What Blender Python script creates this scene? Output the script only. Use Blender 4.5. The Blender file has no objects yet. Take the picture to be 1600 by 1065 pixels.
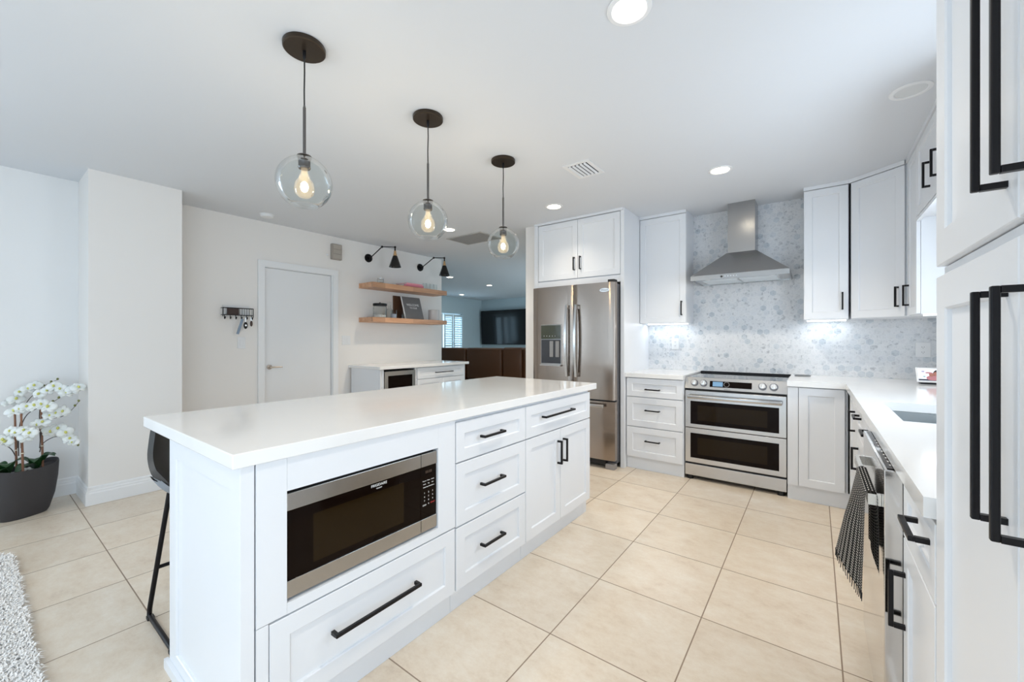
import bpy, bmesh, math, random
from mathutils import Vector, Matrix
random.seed(7)
S = bpy.context.scene
COL = S.collection
# ------------------------------------------------------------------ camera
CAMZ = 1.229
cd = bpy.data.cameras.new('camera'); cam = bpy.data.objects.new('camera', cd); COL.objects.link(cam)
cam.location = (0, 0, CAMZ); cam.rotation_euler = (math.radians(90), 0, math.radians(36.73))
cd.sensor_width = 36; cd.lens = 636.2/1600*36; cd.shift_y = -2.1/1600; cd.clip_start = .03; cd.clip_end = 200
S.camera = cam
# ------------------------------------------------------------------ world, light, exposure
w = bpy.data.worlds.new('world'); S.world = w; w.use_nodes = True
wb = w.node_tree.nodes['Background']; wb.inputs[0].default_value = (.78, .90, 1, 1); wb.inputs[1].default_value = 1.0
S.view_settings.view_transform = 'Standard'; S.view_settings.look = 'None'; S.view_settings.gamma = 1
S.view_settings.use_curve_mapping = False; S.view_settings.exposure = 0.52
def area(name, loc, rot, sx, sy, e, c):
    l = bpy.data.lights.new(name, 'AREA'); l.shape = 'RECTANGLE'; l.size = sx; l.size_y = sy; l.energy = e; l.color = c
    o = bpy.data.objects.new(name, l); o.location = loc; o.rotation_euler = rot; COL.objects.link(o); return o
DAY = (.77, .88, 1.0)
R90 = math.radians(90)
area('unseen_rear_daylight', (-1.9, -3.75, 1.15), (R90, 0, 0), 4.6, 2.1, 13, DAY)            # faces +Y; unseen rear glazing, made wide for soft light
area('daylight_sink_window', (.90, 2.45, 1.5), (R90, 0, R90), 1.2, .95, 17, DAY)           # faces -X
area('added_right_daylight', (.90, -1.5, 1.15), (R90, 0, R90), 2.4, 2.1, 29, DAY)  # made-up patio source out of view, added to brighten right-facing fronts
area('added_left_daylight', (-4.86, -1.9, 1.4), (R90, 0, -R90), 1.8, 1.4, 32, DAY)         # faces +X; made-up window out of view, added for room light
area('daylight_living_window', (-8.75, 8.4, 1.4), (R90, 0, -R90), 1.4, 1.2, 15, (.62, .86, 1.0))
area('daylight_living_patio', (-2.62, 7.6, 1.2), (R90, 0, R90), 3.0, 2.0, 34, (.66, .87, 1.0))

# ------------------------------------------------------------------ materials
MATS = {}
def mat(name, col=(.8,.8,.8), rough=.5, metal=0., spec=.5, emit=None, estr=0., coat=0., trans=0., aniso=0.):
    if name in MATS: return MATS[name]
    m = bpy.data.materials.new(name); m.use_nodes = True
    b = m.node_tree.nodes['Principled BSDF']
    b.inputs['Base Color'].default_value = (*col, 1); b.inputs['Roughness'].default_value = rough
    b.inputs['Metallic'].default_value = metal; b.inputs['Specular IOR Level'].default_value = spec
    b.inputs['Coat Weight'].default_value = coat; b.inputs['Transmission Weight'].default_value = trans
    b.inputs['Anisotropic'].default_value = aniso
    if emit: b.inputs['Emission Color'].default_value = (*emit, 1); b.inputs['Emission Strength'].default_value = estr
    MATS[name] = m; return m
class NT:
    def __init__(s, m): s.t = m.node_tree; s.n = s.t.nodes; s.b = s.n['Principled BSDF']
    def new(s, t, **k):
        n = s.n.new(t)
        for a, v in k.items(): setattr(n, a, v)
        return n
    def link(s, a, b): s.t.links.new(a, b)
    def math(s, op, a, b=None, c=None):
        n = s.new('ShaderNodeMath', operation=op)
        for i, v in enumerate((a, b, c)):
            if v is None: continue
            if isinstance(v, (int, float)): n.inputs[i].default_value = v
            else: s.link(v, n.inputs[i])
        return n.outputs[0]
    def ramp(s, fac, stops):
        r = s.new('ShaderNodeValToRGB'); e = r.color_ramp.elements
        e[0].position, e[0].color = stops[0][0], (*stops[0][1], 1); e[1].position, e[1].color = stops[-1][0], (*stops[-1][1], 1)
        for p, c in stops[1:-1]:
            x = e.new(p); x.color = (*c, 1)
        s.link(fac, r.inputs[0]); return r.outputs[0]
    def mix(s, fac, a, b, blend='MIX'):
        n = s.new('ShaderNodeMix', data_type='RGBA', blend_type=blend)
        for i, v in ((0, fac), (6, a), (7, b)):
            if isinstance(v, (int, float)): n.inputs[i].default_value = v
            elif isinstance(v, tuple): n.inputs[i].default_value = (*v, 1)
            else: s.link(v, n.inputs[i])
        return n.outputs[2]
    def noise(s, vec, scale, detail=4, rough=.55):
        n = s.new('ShaderNodeTexNoise'); n.inputs['Scale'].default_value = scale; n.inputs['Detail'].default_value = detail
        n.inputs['Roughness'].default_value = rough
        if vec is not None: s.link(vec, n.inputs['Vector'])
        return n.outputs[0]
    def pos(s): return s.new('ShaderNodeNewGeometry').outputs['Position']
    def obj(s): return s.new('ShaderNodeTexCoord').outputs['Object']
    def map(s, vec, sc=(1,1,1), loc=(0,0,0), rot=(0,0,0)):
        n = s.new('ShaderNodeMapping'); s.link(vec, n.inputs[0]); n.inputs['Scale'].default_value = sc
        n.inputs['Location'].default_value = loc; n.inputs['Rotation'].default_value = rot; return n.outputs[0]
    def bump(s, h, st=.2, d=.002):
        n = s.new('ShaderNodeBump'); n.inputs['Strength'].default_value = st; n.inputs['Distance'].default_value = d
        s.link(h, n.inputs['Height']); s.link(n.outputs[0], s.b.inputs['Normal'])

white = mat('white_cabinet_paint', (.80, .82, .85), .32)
trimw = mat('white_trim_paint', (.84, .85, .86), .3)
wallp = mat('warm_grey_wall_paint', (.84, .815, .785), .75)
wallv = mat('pale_wall_paint', (.84, .84, .835), .75)
wallb = mat('blue_grey_wall_paint', (.56, .65, .68), .75)
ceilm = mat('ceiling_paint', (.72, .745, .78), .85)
blackm = mat('black_metal', (.006, .005, .006), .35, 0, .25)
blackr = mat('black_rubber', (.01, .01, .01), .6)
darkgl = mat('dark_oven_glass', (.006, .003, .002), .03, 0, .10)
cookgl = mat('ceramic_cooktop_glass', (.02, .022, .025), .03, 0, .8)
gapm = mat('shadow_gap', (.02, .02, .02), .8)
plastic = mat('white_plastic', (.80, .81, .82), .3)
chrome = mat('polished_chrome', (.75, .75, .76), .1, 1)
nickel = mat('satin_nickel', (.55, .5, .45), .25, 1)
brass = mat('aged_brass', (.72, .47, .25), .28, 1)
bronze = mat('dark_bronze', (.055, .040, .028), .38, .7)
nickd = mat('brushed_gunmetal', (.16, .15, .145), .32, 1)
ledm = mat('led_strip', (1,1,1), .5, emit=(.85, .93, 1), estr=4)
lensm = mat('recessed_light_lens', (1,1,1), .5, emit=(1, .88, .68), estr=9)
lenso = mat('unlit_light_lens', (.72, .74, .75), .4)
bulbm = mat('bulb_filament_glow', (1,1,1), .5, emit=(1, .80, .52), estr=28)
leatherb = mat('brown_leather', (.12, .048, .018), .38)
NT(leatherb).bump(NT(leatherb).noise(NT(leatherb).obj(), 60), .15)
leatherg = mat('dark_grey_leather', (.055, .053, .05), .36)
tvm = mat('tv_screen', (.003, .003, .004), .12)
screenm = mat('display_screen_white', (.8,.85,.92), .3, emit=(.75, .85, 1), estr=.5)
whitek = mat('printed_white', (.8,.8,.8), .5)
redk = mat('printed_red', (.5, .04, .04), .5)
textg = mat('grey_print', (.25,.25,.26), .5)
sil = mat('silver_badge', (.8,.8,.8), .2, 1)
potm = mat('charcoal_fibre_clay', (.045, .042, .045), .62)
petalm = mat('white_petal', (.85, .86, .83), .55); NT(petalm).b.inputs['Subsurface Weight'].default_value = .1
throat = mat('yellow_green_throat', (.62, .62, .16), .5)
leafm = mat('dark_green_leaf', (.01, .055, .012), .28)
stemm = mat('flower_stem_green', (.05, .035, .03), .5)
budm = mat('green_bud', (.16, .17, .04), .5)
bamb = mat('bamboo_stake', (.24, .11, .06), .5)
tiem = mat('raffia_tie', (.75, .68, .55), .6)
pebm = mat('white_pebbles', (.75, .75, .74), .6)
pinkm = mat('pink_cover', (.78, .30, .36), .5)
pinkd = mat('deep_rose_cover', (.55, .16, .22), .5)
pagem = mat('book_pages', (.82, .80, .74), .7)
ceram = mat('pale_grey_ceramic', (.55, .53, .53), .4)
signm = mat('grey_chalk_sign', (.15, .15, .155), .6)
grillem = mat('beige_grille', (.50, .49, .47), .6)
speakm = mat('beige_doorbell_box', (.36, .32, .28), .5)
shutm = mat('white_shutter', (.70, .80, .84), .5)
bluep = mat('blue_plastic', (.22, .29, .38), .4)
skin = mat('skin_tone', (.5, .2, .15), .5); hairm = mat('dark_hair', (.03, .02, .02), .5); foliage = mat('picture_teal', (.3, .5, .5), .5)
pinkc = mat('picture_pink', (.6, .25, .28), .5)

def steel(name, stretch, rough=.25, col=(.50, .48, .46), amt=.12, an=.0):
    m = mat(name, col, rough, 1.0, aniso=an); t = NT(m)
    v = t.map(t.obj(), stretch)
    n = t.noise(v, 1, 3)
    t.link(t.math('MULTIPLY_ADD', n, amt, rough-amt/2), t.b.inputs['Roughness'])
    t.bump(n, .06, .001)
    return m
steelh = steel('brushed_steel_horizontal', (4, 4, 900), .22, (.43, .425, .42))
steelv = steel('brushed_steel_fridge', (500, 500, 3), .20, (.37, .31, .265))
steelo = steel('range_stainless', (3, 3, 700), .22, (.58, .57, .56))
steelw = steel('dishwasher_stainless', (3, 3, 500), .10, (.62, .60, .58), .04)
steels = steel('sink_stainless', (6, 300, 6), .28, (.52, .56, .58))

# clear glass that lets light through: fresnel mix of glossy and transparent
def glass(name, tint=(.97, .985, .985)):
    m = bpy.data.materials.new(name); m.use_nodes = True; t = m.node_tree; t.nodes.clear()
    o = t.nodes.new('ShaderNodeOutputMaterial'); mx = t.nodes.new('ShaderNodeMixShader')
    f = t.nodes.new('ShaderNodeLayerWeight'); f.inputs[0].default_value = .16
    p = t.nodes.new('ShaderNodeMath'); p.operation = 'MULTIPLY'; p.inputs[1].default_value = .5
    tr = t.nodes.new('ShaderNodeBsdfTransparent'); tr.inputs[0].default_value = (*tint, 1)
    g = t.nodes.new('ShaderNodeBsdfGlossy'); g.inputs['Roughness'].default_value = .02
    t.links.new(f.outputs['Fresnel'], p.inputs[0]); t.links.new(p.outputs[0], mx.inputs[0])
    t.links.new(tr.outputs[0], mx.inputs[1]); t.links.new(g.outputs[0], mx.inputs[2]); t.links.new(mx.outputs[0], o.inputs[0])
    MATS[name] = m; return m
glassm = glass('clear_glass')
glassb = glass('bulb_glass', (1, .95, .86))
_t = glassb.node_tree; _o = [n for n in _t.nodes if n.type == 'OUTPUT_MATERIAL'][0]; _a = _t.nodes.new('ShaderNodeAddShader'); _e = _t.nodes.new('ShaderNodeEmission')
_e.inputs[0].default_value = (1, .80, .56, 1); _e.inputs[1].default_value = .16
_t.links.new(_o.inputs[0].links[0].from_socket, _a.inputs[0]); _t.links.new(_e.outputs[0], _a.inputs[1]); _t.links.new(_a.outputs[0], _o.inputs[0])
panem = glass('window_pane', (.93, .97, 1))

# quartz
quartz = mat('white_quartz', (.72, .715, .70), .10)
t = NT(quartz); n1 = t.noise(t.pos(), 1.6, 6, .6)
t.link(t.ramp(n1, [(.30, (.83, .825, .82)), (.5, (.87, .868, .86)), (1, (.88, .88, .87))]), t.b.inputs['Base Color'])

# floor tile
TS = .4852; GX, GY = -.891, 1.946
tile = mat('beige_porcelain_tile', (.6, .53, .44), .30)
t = NT(tile); sp = t.new('ShaderNodeSeparateXYZ'); t.link(t.pos(), sp.inputs[0])
def cell(a, off):
    q = t.math('DIVIDE', t.math('SUBTRACT', a, off), TS)
    fl = t.math('FLOOR', q); fr = t.math('SUBTRACT', q, fl)
    e = t.math('MINIMUM', fr, t.math('SUBTRACT', 1.0, fr)); return fl, e
fx, ex = cell(sp.outputs[0], GX); fy, ey = cell(sp.outputs[1], GY)
ed = t.math('MINIMUM', ex, ey)
grout = t.math('LESS_THAN', ed, .0052)
cb = t.new('ShaderNodeCombineXYZ'); t.link(fx, cb.inputs[0]); t.link(fy, cb.inputs[1])
wn = t.new('ShaderNodeTexWhiteNoise', noise_dimensions='3D'); t.link(cb.outputs[0], wn.inputs[0])
offs = t.new('ShaderNodeVectorMath', operation='MULTIPLY_ADD'); t.link(wn.outputs[1], offs.inputs[0]); offs.inputs[1].default_value = (20, 20, 20); t.link(t.pos(), offs.inputs[2])
na = t.noise(t.map(offs.outputs[0], (1.8, 2.6, 1)), 3.2, 14, .80)
nb = t.noise(t.map(offs.outputs[0], (1, 1.6, 1)), 30, 8, .7)
base = t.ramp(na, [(.30, (.56, .43, .31)), (.44, (.69, .57, .43)), (.54, (.74, .64, .51)), (.66, (.80, .73, .62))])
base = t.mix(t.math('MULTIPLY', t.math('SUBTRACT', nb, .25), .9), base, (.79, .70, .57))
hsv = t.new('ShaderNodeHueSaturation'); t.link(base, hsv.inputs['Color']); t.link(t.math('MULTIPLY_ADD', wn.outputs[0], .12, .93), hsv.inputs['Value']); hsv.inputs['Saturation'].default_value = .88
t.link(t.mix(grout, hsv.outputs[0], (.27, .20, .14)), t.b.inputs['Base Color'])
t.link(t.math('MULTIPLY_ADD', grout, .4, .28), t.b.inputs['Roughness'])
t.bump(t.math('SUBTRACT', t.math('MULTIPLY', nb, .1), grout), .25, .002)

# hexagonal marble mosaic
hexm = mat('hexagon_marble_mosaic', (.7,.7,.7), .25)
t = NT(hexm); sp = t.new('ShaderNodeSeparateXYZ'); t.link(t.pos(), sp.inputs[0])
HS = .052; HY = HS*1.7320508
u = sp.outputs[0]; v = sp.outputs[2]
def hexgrid(du, dv):
    a = t.math('SUBTRACT', t.math('FLOORED_MODULO', t.math('ADD', u, 20+du), HS), HS/2)
    b = t.math('SUBTRACT', t.math('FLOORED_MODULO', t.math('ADD', v, 20+dv), HY), HY/2)
    return a, b, t.math('ADD', t.math('MULTIPLY', a, a), t.math('MULTIPLY', b, b))
a1, b1, d1 = hexgrid(0, 0); a2, b2, d2 = hexgrid(HS/2, HY/2)
sel = t.math('LESS_THAN', d1, d2)
def pick(p, q): return t.math('ADD', t.math('MULTIPLY', sel, p), t.math('MULTIPLY', t.math('SUBTRACT', 1.0, sel), q))
ga = pick(a1, a2); gb = pick(b1, b2)
aa = t.math('ABSOLUTE', ga); ab = t.math('ABSOLUTE', gb)
dist = t.math('MAXIMUM', aa, t.math('ADD', t.math('MULTIPLY', aa, .5), t.math('MULTIPLY', ab, .8660254)))
gr = t.math('GREATER_THAN', dist, HS/2-.0016)
cu = t.math('ROUND', t.math('MULTIPLY', t.math('SUBTRACT', u, ga), 1000)); cv = t.math('ROUND', t.math('MULTIPLY', t.math('SUBTRACT', v, gb), 1000))
cb = t.new('ShaderNodeCombineXYZ'); t.link(cu, cb.inputs[0]); t.link(cv, cb.inputs[1])
wn = t.new('ShaderNodeTexWhiteNoise', noise_dimensions='3D'); t.link(cb.outputs[0], wn.inputs[0])
tone = t.ramp(wn.outputs[0], [(0, (.70, .72, .74)), (.5, (.76, .77, .79)), (.80, (.71, .73, .76)), (.90, (.62, .66, .70)), (1, (.52, .57, .62))])
sh = t.new('ShaderNodeVectorMath', operation='MULTIPLY_ADD'); t.link(wn.outputs[1], sh.inputs[0]); sh.inputs[1].default_value = (9, 9, 9); t.link(t.pos(), sh.inputs[2])
vein = t.noise(sh.outputs[0], 22, 6, .65)
vm = t.ramp(vein, [(.34, (.62, .63, .65)), (.42, (.88, .89, .90)), (.52, (1, 1, 1)), (.66, (.86, .86, .87))])
c = t.mix(1.0, tone, vm, 'MULTIPLY')
t.link(t.mix(gr, c, (.74, .76, .78)), t.b.inputs['Base Color'])
t.bump(t.math('SUBTRACT', 1.0, gr), .3, .001)

# butcher-block wood
wood = mat('light_oak', (.55, .3, .18), .45)
t = NT(wood); o = t.obj()
w1 = t.noise(t.map(o, (14, 1.2, 14)), 2, 6, .6)
sp = t.new('ShaderNodeSeparateXYZ'); t.link(o, sp.inputs[0])
st = t.math('FLOOR', t.math('MULTIPLY', sp.outputs[1], 2.2)); cb = t.new('ShaderNodeCombineXYZ'); t.link(st, cb.inputs[0]); t.link(t.math('FLOOR', t.math('MULTIPLY', sp.outputs[0], 16)), cb.inputs[1])
wn = t.new('ShaderNodeTexWhiteNoise'); t.link(cb.outputs[0], wn.inputs[0])
c = t.ramp(w1, [(.3, (.50, .25, .13)), (.6, (.66, .38, .23)), (.8, (.72, .47, .30))])
h = t.new('ShaderNodeHueSaturation'); t.link(c, h.inputs['Color']); t.link(t.math('MULTIPLY_ADD', wn.outputs[0], .3, .82), h.inputs['Value']); t.link(h.outputs[0], t.b.inputs['Base Color'])

# woven towel (uses the mesh's own UVs, in centimetres)
towm = mat('black_white_waffle_towel', (.02, .02, .02), .9)
t = NT(towm); uv = t.new('ShaderNodeTexCoord').outputs['UV']; sp = t.new('ShaderNodeSeparateXYZ'); t.link(uv, sp.inputs[0])
fu = t.math('FRACT', t.math('MULTIPLY', sp.outputs[0], .45)); fv = t.math('FRACT', t.math('MULTIPLY', sp.outputs[1], .85))
mk = t.math('MULTIPLY', t.math('GREATER_THAN', fu, .40), t.math('LESS_THAN', fv, .36))
t.link(t.mix(mk, (.012, .012, .014), (.85, .83, .80)), t.b.inputs['Base Color']); t.bump(mk, .5, .003)
rugm = mat('cream_shag', (.95, .93, .90), .95); NT(rugm).b.inputs['Sheen Weight'].default_value = .6
for mm, sc, st in ((potm, 120, .5),):
    q = NT(mm); q.bump(q.noise(q.map(q.obj(), (1, 1, 4)), sc), st, .002)
q = NT(leatherg); q.bump(q.noise(q.obj(), 150), .2, .001)

# ------------------------------------------------------------------ geometry helpers
V3 = Vector
def BM(): return bmesh.new()
def box(bm, x0, y0, z0, x1, y1, z1, bev=0.):
    r = bmesh.ops.create_cube(bm, size=1)
    for v in r['verts']: v.co = V3(((x0+x1)/2+v.co.x*(x1-x0), (y0+y1)/2+v.co.y*(y1-y0), (z0+z1)/2+v.co.z*(z1-z0)))
    if bev: bmesh.ops.bevel(bm, geom=list({e for v in r['verts'] for e in v.link_edges}), offset=bev, segments=2, affect='EDGES', profile=.5)
    return bm
def obox(bm, o, a, b, c, bev=0.):
    """box from corner o spanned by vectors a,b,c"""
    o, a, b, c = map(V3, (o, a, b, c))
    vs = [bm.verts.new(o+a*i+b*j+c*k) for i in (0, 1) for j in (0, 1) for k in (0, 1)]
    fs = [(0,1,3,2), (4,6,7,5), (0,4,5,1), (2,3,7,6), (0,2,6,4), (1,5,7,3)]
    F = [bm.faces.new([vs[i] for i in f]) for f in fs]
    bmesh.ops.recalc_face_normals(bm, faces=F)
    if bev: bmesh.ops.bevel(bm, geom=list({e for v in vs for e in v.link_edges}), offset=bev, segments=2, affect='EDGES', profile=.5)
    return bm
def cyl(bm, p0, p1, r0, r1=None, seg=20, caps=True):
    p0, p1 = V3(p0), V3(p1); r1 = r0 if r1 is None else r1
    d = p1-p0; L = d.length; q = d.to_track_quat('Z', 'Y').to_matrix().to_4x4(); q.translation = (p0+p1)/2
    bmesh.ops.create_cone(bm, cap_ends=caps, segments=seg, radius1=r0, radius2=r1, depth=L, matrix=q); return bm
def tube(bm, pts, r, seg=8, cap=True):
    pts = [V3(p) for p in pts]; rs = r if isinstance(r, (list, tuple)) else [r]*len(pts)
    rings = []; up = None
    for i, p in enumerate(pts):
        d = (pts[min(i+1, len(pts)-1)]-pts[max(i-1, 0)]).normalized()
        if up is None: up = d.orthogonal().normalized()
        up = (up-d*up.dot(d)).normalized(); s_ = d.cross(up)
        rings.append([bm.verts.new(p+(up*math.cos(a)+s_*math.sin(a))*rs[i]) for a in [2*math.pi*k/seg for k in range(seg)]])
    for A, B in zip(rings, rings[1:]):
        for k in range(seg): bm.faces.new((A[k], A[(k+1) % seg], B[(k+1) % seg], B[k]))
    if cap: bm.faces.new(rings[0][::-1]); bm.faces.new(rings[-1])
    return bm
def lathe(bm, c, prof, seg=32, close=False):
    c = V3(c); rings = []
    for r, z in prof: rings.append([bm.verts.new(c+V3((r*math.cos(2*math.pi*k/seg), r*math.sin(2*math.pi*k/seg), z))) for k in range(seg)] if r > 1e-5 else [bm.verts.new(c+V3((0, 0, z)))])
    for A, B in zip(rings, rings[1:]):
        for k in range(seg):
            k2 = (k+1) % seg
            if len(A) == 1 and len(B) == 1: continue
            if len(A) == 1: bm.faces.new((A[0], B[k2], B[k]))
            elif len(B) == 1: bm.faces.new((A[k], A[k2], B[0]))
            else: bm.faces.new((A[k], A[k2], B[k2], B[k]))
    return bm
def prism(bm, poly, axis, a, b):
    """poly: list of 2D; axis 'x','y','z' extrusion from a to b"""
    def P(p, h): return {'x': (h, p[0], p[1]), 'y': (p[0], h, p[1]), 'z': (p[0], p[1], h)}[axis]
    A = [bm.verts.new(P(p, a)) for p in poly]; B = [bm.verts.new(P(p, b)) for p in poly]; n = len(poly)
    F = [bm.faces.new(A), bm.faces.new(B[::-1])]+[bm.faces.new((A[i], B[i], B[(i+1) % n], A[(i+1) % n])) for i in range(n)]
    bmesh.ops.recalc_face_normals(bm, faces=F); return bm
def sphere(bm, c, r, sc=(1,1,1), seg=20):
    m = Matrix.Translation(V3(c)) @ Matrix.Diagonal((*[r*s for s in sc], 1))
    bmesh.ops.create_uvsphere(bm, u_segments=seg, v_segments=seg//2+2, radius=1, matrix=m); return bm

def wloc(o):
    v = V3((0, 0, 0))
    while o: v += o.location; o = o.parent
    return v
def obj(name, bm, m, parent=None, smooth=None, label=None):
    """one mesh object; geometry given in world coordinates"""
    me = bpy.data.meshes.new(name)
    if parent is None:
        xs = [v.co for v in bm.verts]
        org = V3(((min(c.x for c in xs)+max(c.x for c in xs))/2, (min(c.y for c in xs)+max(c.y for c in xs))/2, min(c.z for c in xs)))
    else: org = wloc(parent)
    bmesh.ops.translate(bm, verts=bm.verts, vec=-org)
    bm.normal_update()
    bm.to_mesh(me); bm.free()
    for mm in (m if isinstance(m, (list, tuple)) else [m]): me.materials.append(mm)
    if smooth is not None:
        me.shade_smooth()
        if smooth < 180: me.set_sharp_from_angle(angle=math.radians(smooth))
    o = bpy.data.objects.new(name, me); COL.objects.link(o)
    if parent is None: o.location = org
    else: o.parent = parent
    if label: o['label'] = label
    return o
def tag(o, label, cat, group=None):
    o['label'] = label; o['category'] = cat
    if group: o['group'] = group
    return o
def thing(name, label, cat, loc, group=None):
    o = bpy.data.objects.new(name, None); COL.objects.link(o); o.location = loc; o.empty_display_size = .05
    return tag(o, label, cat, group)
def struct(name, bm, m, smooth=None):
    o = obj(name, bm, m, None, smooth); o['kind'] = 'structure'; return o
def sbox(name, a, m, bev=0): return struct(name, box(BM(), *a, bev), m)
def copytree(root, loc, label=None, group=None):
    r = root.copy(); COL.objects.link(r); r.location = loc
    if label: r['label'] = label
    if group: r['group'] = group
    for ch in [c for c in root.children]:
        c = ch.copy(); COL.objects.link(c); c.parent = r
        for g in [g for g in ch.children]:
            d = g.copy(); COL.objects.link(d); d.parent = c
    return r
def text(name, s, size, org, U, W, m, parent, align='CENTER', depth=.0006):
    """flat lettering; U = reading direction, W = up direction"""
    cu = bpy.data.curves.new(name, 'FONT'); cu.body = s; cu.size = size; cu.align_x = align; cu.align_y = 'CENTER'; cu.extrude = depth
    tmp = bpy.data.objects.new(name, cu); COL.objects.link(tmp)
    dg = bpy.context.evaluated_depsgraph_get(); me = bpy.data.meshes.new_from_object(tmp.evaluated_get(dg))
    COL.objects.unlink(tmp); bpy.data.objects.remove(tmp)
    U, W = V3(U).normalized(), V3(W).normalized(); N = U.cross(W)
    M = Matrix((U, W, N)).transposed().to_4x4(); M.translation = V3(org)-wloc(parent)
    me.transform(M); me.materials.clear(); me.materials.append(m)
    o = bpy.data.objects.new(name, me); COL.objects.link(o); o.parent = parent; return o

class Front:
    """cabinet front plane: P0 floor point at u=0 on the door faces, U across, N outward"""
    def __init__(s, P0, U, N): s.P, s.U, s.N, s.Z = V3(P0), V3(U).normalized(), V3(N).normalized(), V3((0, 0, 1))
    def at(s, u, z, n=0): return s.P+s.U*u+s.Z*z+s.N*n
    def box(s, bm, u0, z0, n0, u1, z1, n1, bev=0): return obox(bm, s.at(u0, z0, n0), s.U*(u1-u0), s.Z*(z1-z0), s.N*(n1-n0), bev)
    def shaker(s, name, u0, z0, u1, z1, parent, rail=.057, t=.02, m=None):
        bm = BM(); g = .0015
        u0 += g; u1 -= g; z0 += g; z1 -= g; rail = min(rail, (z1-z0)*.30)
        def loop(i, n): return [bm.verts.new(s.at(*q, n)) for q in ((u0+i, z0+i), (u1-i, z0+i), (u1-i, z1-i), (u0+i, z1-i))]
        L = [loop(0, -t), loop(0, -.0015), loop(.0015, 0), loop(rail, 0), loop(rail+.003, -.003), loop(rail+.004, -.009)]
        for A, B in zip(L, L[1:]):
            for k in range(4): bm.faces.new((A[k], A[(k+1) % 4], B[(k+1) % 4], B[k]))
        bm.faces.new(L[-1]); bm.faces.new(L[0][::-1])
        bmesh.ops.recalc_face_normals(bm, faces=bm.faces)
        return obj(name, bm, m or white, parent)
    def pull(s, u, z, ln, vert, parent, w=.011, out=.034):
        bm = BM(); h = ln/2
        D, E = (s.Z, s.U) if vert else (s.U, s.Z)
        c = s.at(u, z)
        def quad(n, a, hw, dn):  # square section centred at along=a, out=n
            return None
        # trapezoid feet flare slightly, mitred into the bar
        for sg in (-1, 1):
            o = c+D*(sg*h)-D*(w if sg > 0 else 0)-E*(w/2)
            obox(bm, o, D*w, E*w, s.N*(out-w-.0001))
        obox(bm, c-D*h-E*(w/2)+s.N*(out-w), D*ln, E*w, s.N*w, .0015)
        return obj('handle', bm, blackm, parent)

def carcass(F, w, d, parent, z0=.10, z1=.872, m=None, holes=None):
    return obj('carcass', F.box(BM(), .0008, z0, -.0215-d, w-.0008, z1-.0005, -.0215), m or white, parent)
def kick(F, w, parent, rec=.06, z1=.0995, dep=.02):
    return obj('toe_kick', F.box(BM(), .0008, 0, -rec-dep, w-.0008, z1, -rec), white, parent)

# ================================================================== SETTING
H = 2.497; YW = 4.48; XR = .85; XL = -4.76; YB = -3.4
LX = -8.65; LY = 9.95
fl = BM(); box(fl, LX-.2, YB-.6, -.06, XR+.2, LY+.2, 0); struct('floor', fl, tile)
# ceiling
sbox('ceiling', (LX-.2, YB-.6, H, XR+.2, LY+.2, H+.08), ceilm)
# left wall (grey) with the plain column; door opening Y 1.92..2.72
sbox('wall_left_near', (XL-.12, YB, 0, XL, -2.8, H), wallv)
sbox('wall_left_below_added_window', (XL-.12, -2.8, 0, XL, -1.0, .7), wallv)
sbox('wall_left_above_added_window', (XL-.12, -2.8, 2.1, XL, -1.0, H), wallv)
sbox('wall_left_middle', (XL-.12, -1.0, 0, XL, .54, H), wallv)
sbox('wall_left_pilaster', (XL-.12, .5401, 0, -4.32, 1.097, H), wallp)
sbox('wall_left_far', (XL-.12, 1.0975, 0, XL, 1.90, H), wallp)
sbox('wall_left_over_door', (XL-.12, 1.9001, 2.03, XL, 2.70, H), wallp)
sbox('wall_left_end', (XL-.12, 2.7001, 0, XL, 4.51, H), wallp)
# unseen wall behind the camera, mostly glazed to give broad soft light
sbox('wall_back_left', (XL, YB-.12, 0, -4.3, YB, H), wallv)
sbox('wall_back_right', (.5, YB-.12, 0, XR, YB, H), wallv)
sbox('wall_back_header', (-4.3, YB-.12, 2.25, .5, YB, H), wallv)
# right wall with the sink window and an added unseen opening for light
sbox('wall_right_near', (XR, YB, 0, XR+.12, -2.75, H), wallv)
sbox('wall_right_header', (XR, -2.7499, 2.2, XR+.12, -.25, H), wallv)
sbox('wall_right_middle', (XR, -.2499, 0, XR+.12, 1.85, H), wallv)
sbox('wall_right_below_window', (XR, 1.8501, 0, XR+.12, 3.05, 1.06), wallv)
sbox('wall_right_above_window', (XR, 1.8501, 1.97, XR+.12, 3.05, H), wallv)
sbox('wall_right_far', (XR, 3.0501, 0, XR+.12, YW+.14, H), wallv)
# range wall with marble mosaic
sbox('wall_range', (-2.5, YW+.012, 0, XR, YW+.14, H), wallv)
o = struct('wall_backsplash', box(BM(), -1.52, YW, .88, XR-.001, YW+.0119, H), hexm)
# stub wall left of the refrigerator
sbox('wall_refrigerator_stub', (-2.64, 3.80, 0, -2.5001, YW+.14, H), wallp)
# living room shell
sbox('wall_living_front', (LX, 4.39, 0, XL-.1201, 4.51, H), wallb)
sbox('wall_living_far', (LX, LY, 0, -2.5, LY+.12, H), wallb)
sbox('wall_living_left_near', (LX-.12, 4.39, 0, LX, 7.75, H), wallb)
sbox('wall_living_left_below', (LX-.12, 7.7501, 0, LX, 9.05, .9), wallb)
sbox('wall_living_left_above', (LX-.12, 7.7501, 2.0, LX, 9.05, H), wallb)
sbox('wall_living_left_far', (LX-.12, 9.0501, 0, LX, LY+.12, H), wallb)
sbox('wall_living_right_near', (-2.5, YW+.1401, 0, -2.38, 6.0, H), wallb)
sbox('wall_living_right_far', (-2.5, 9.2, 0, -2.38, LY+.12, H), wallb)
sbox('wall_living_right_header', (-2.5, 6.0001, 2.2, -2.38, 9.1999, H), wallb)
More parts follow.
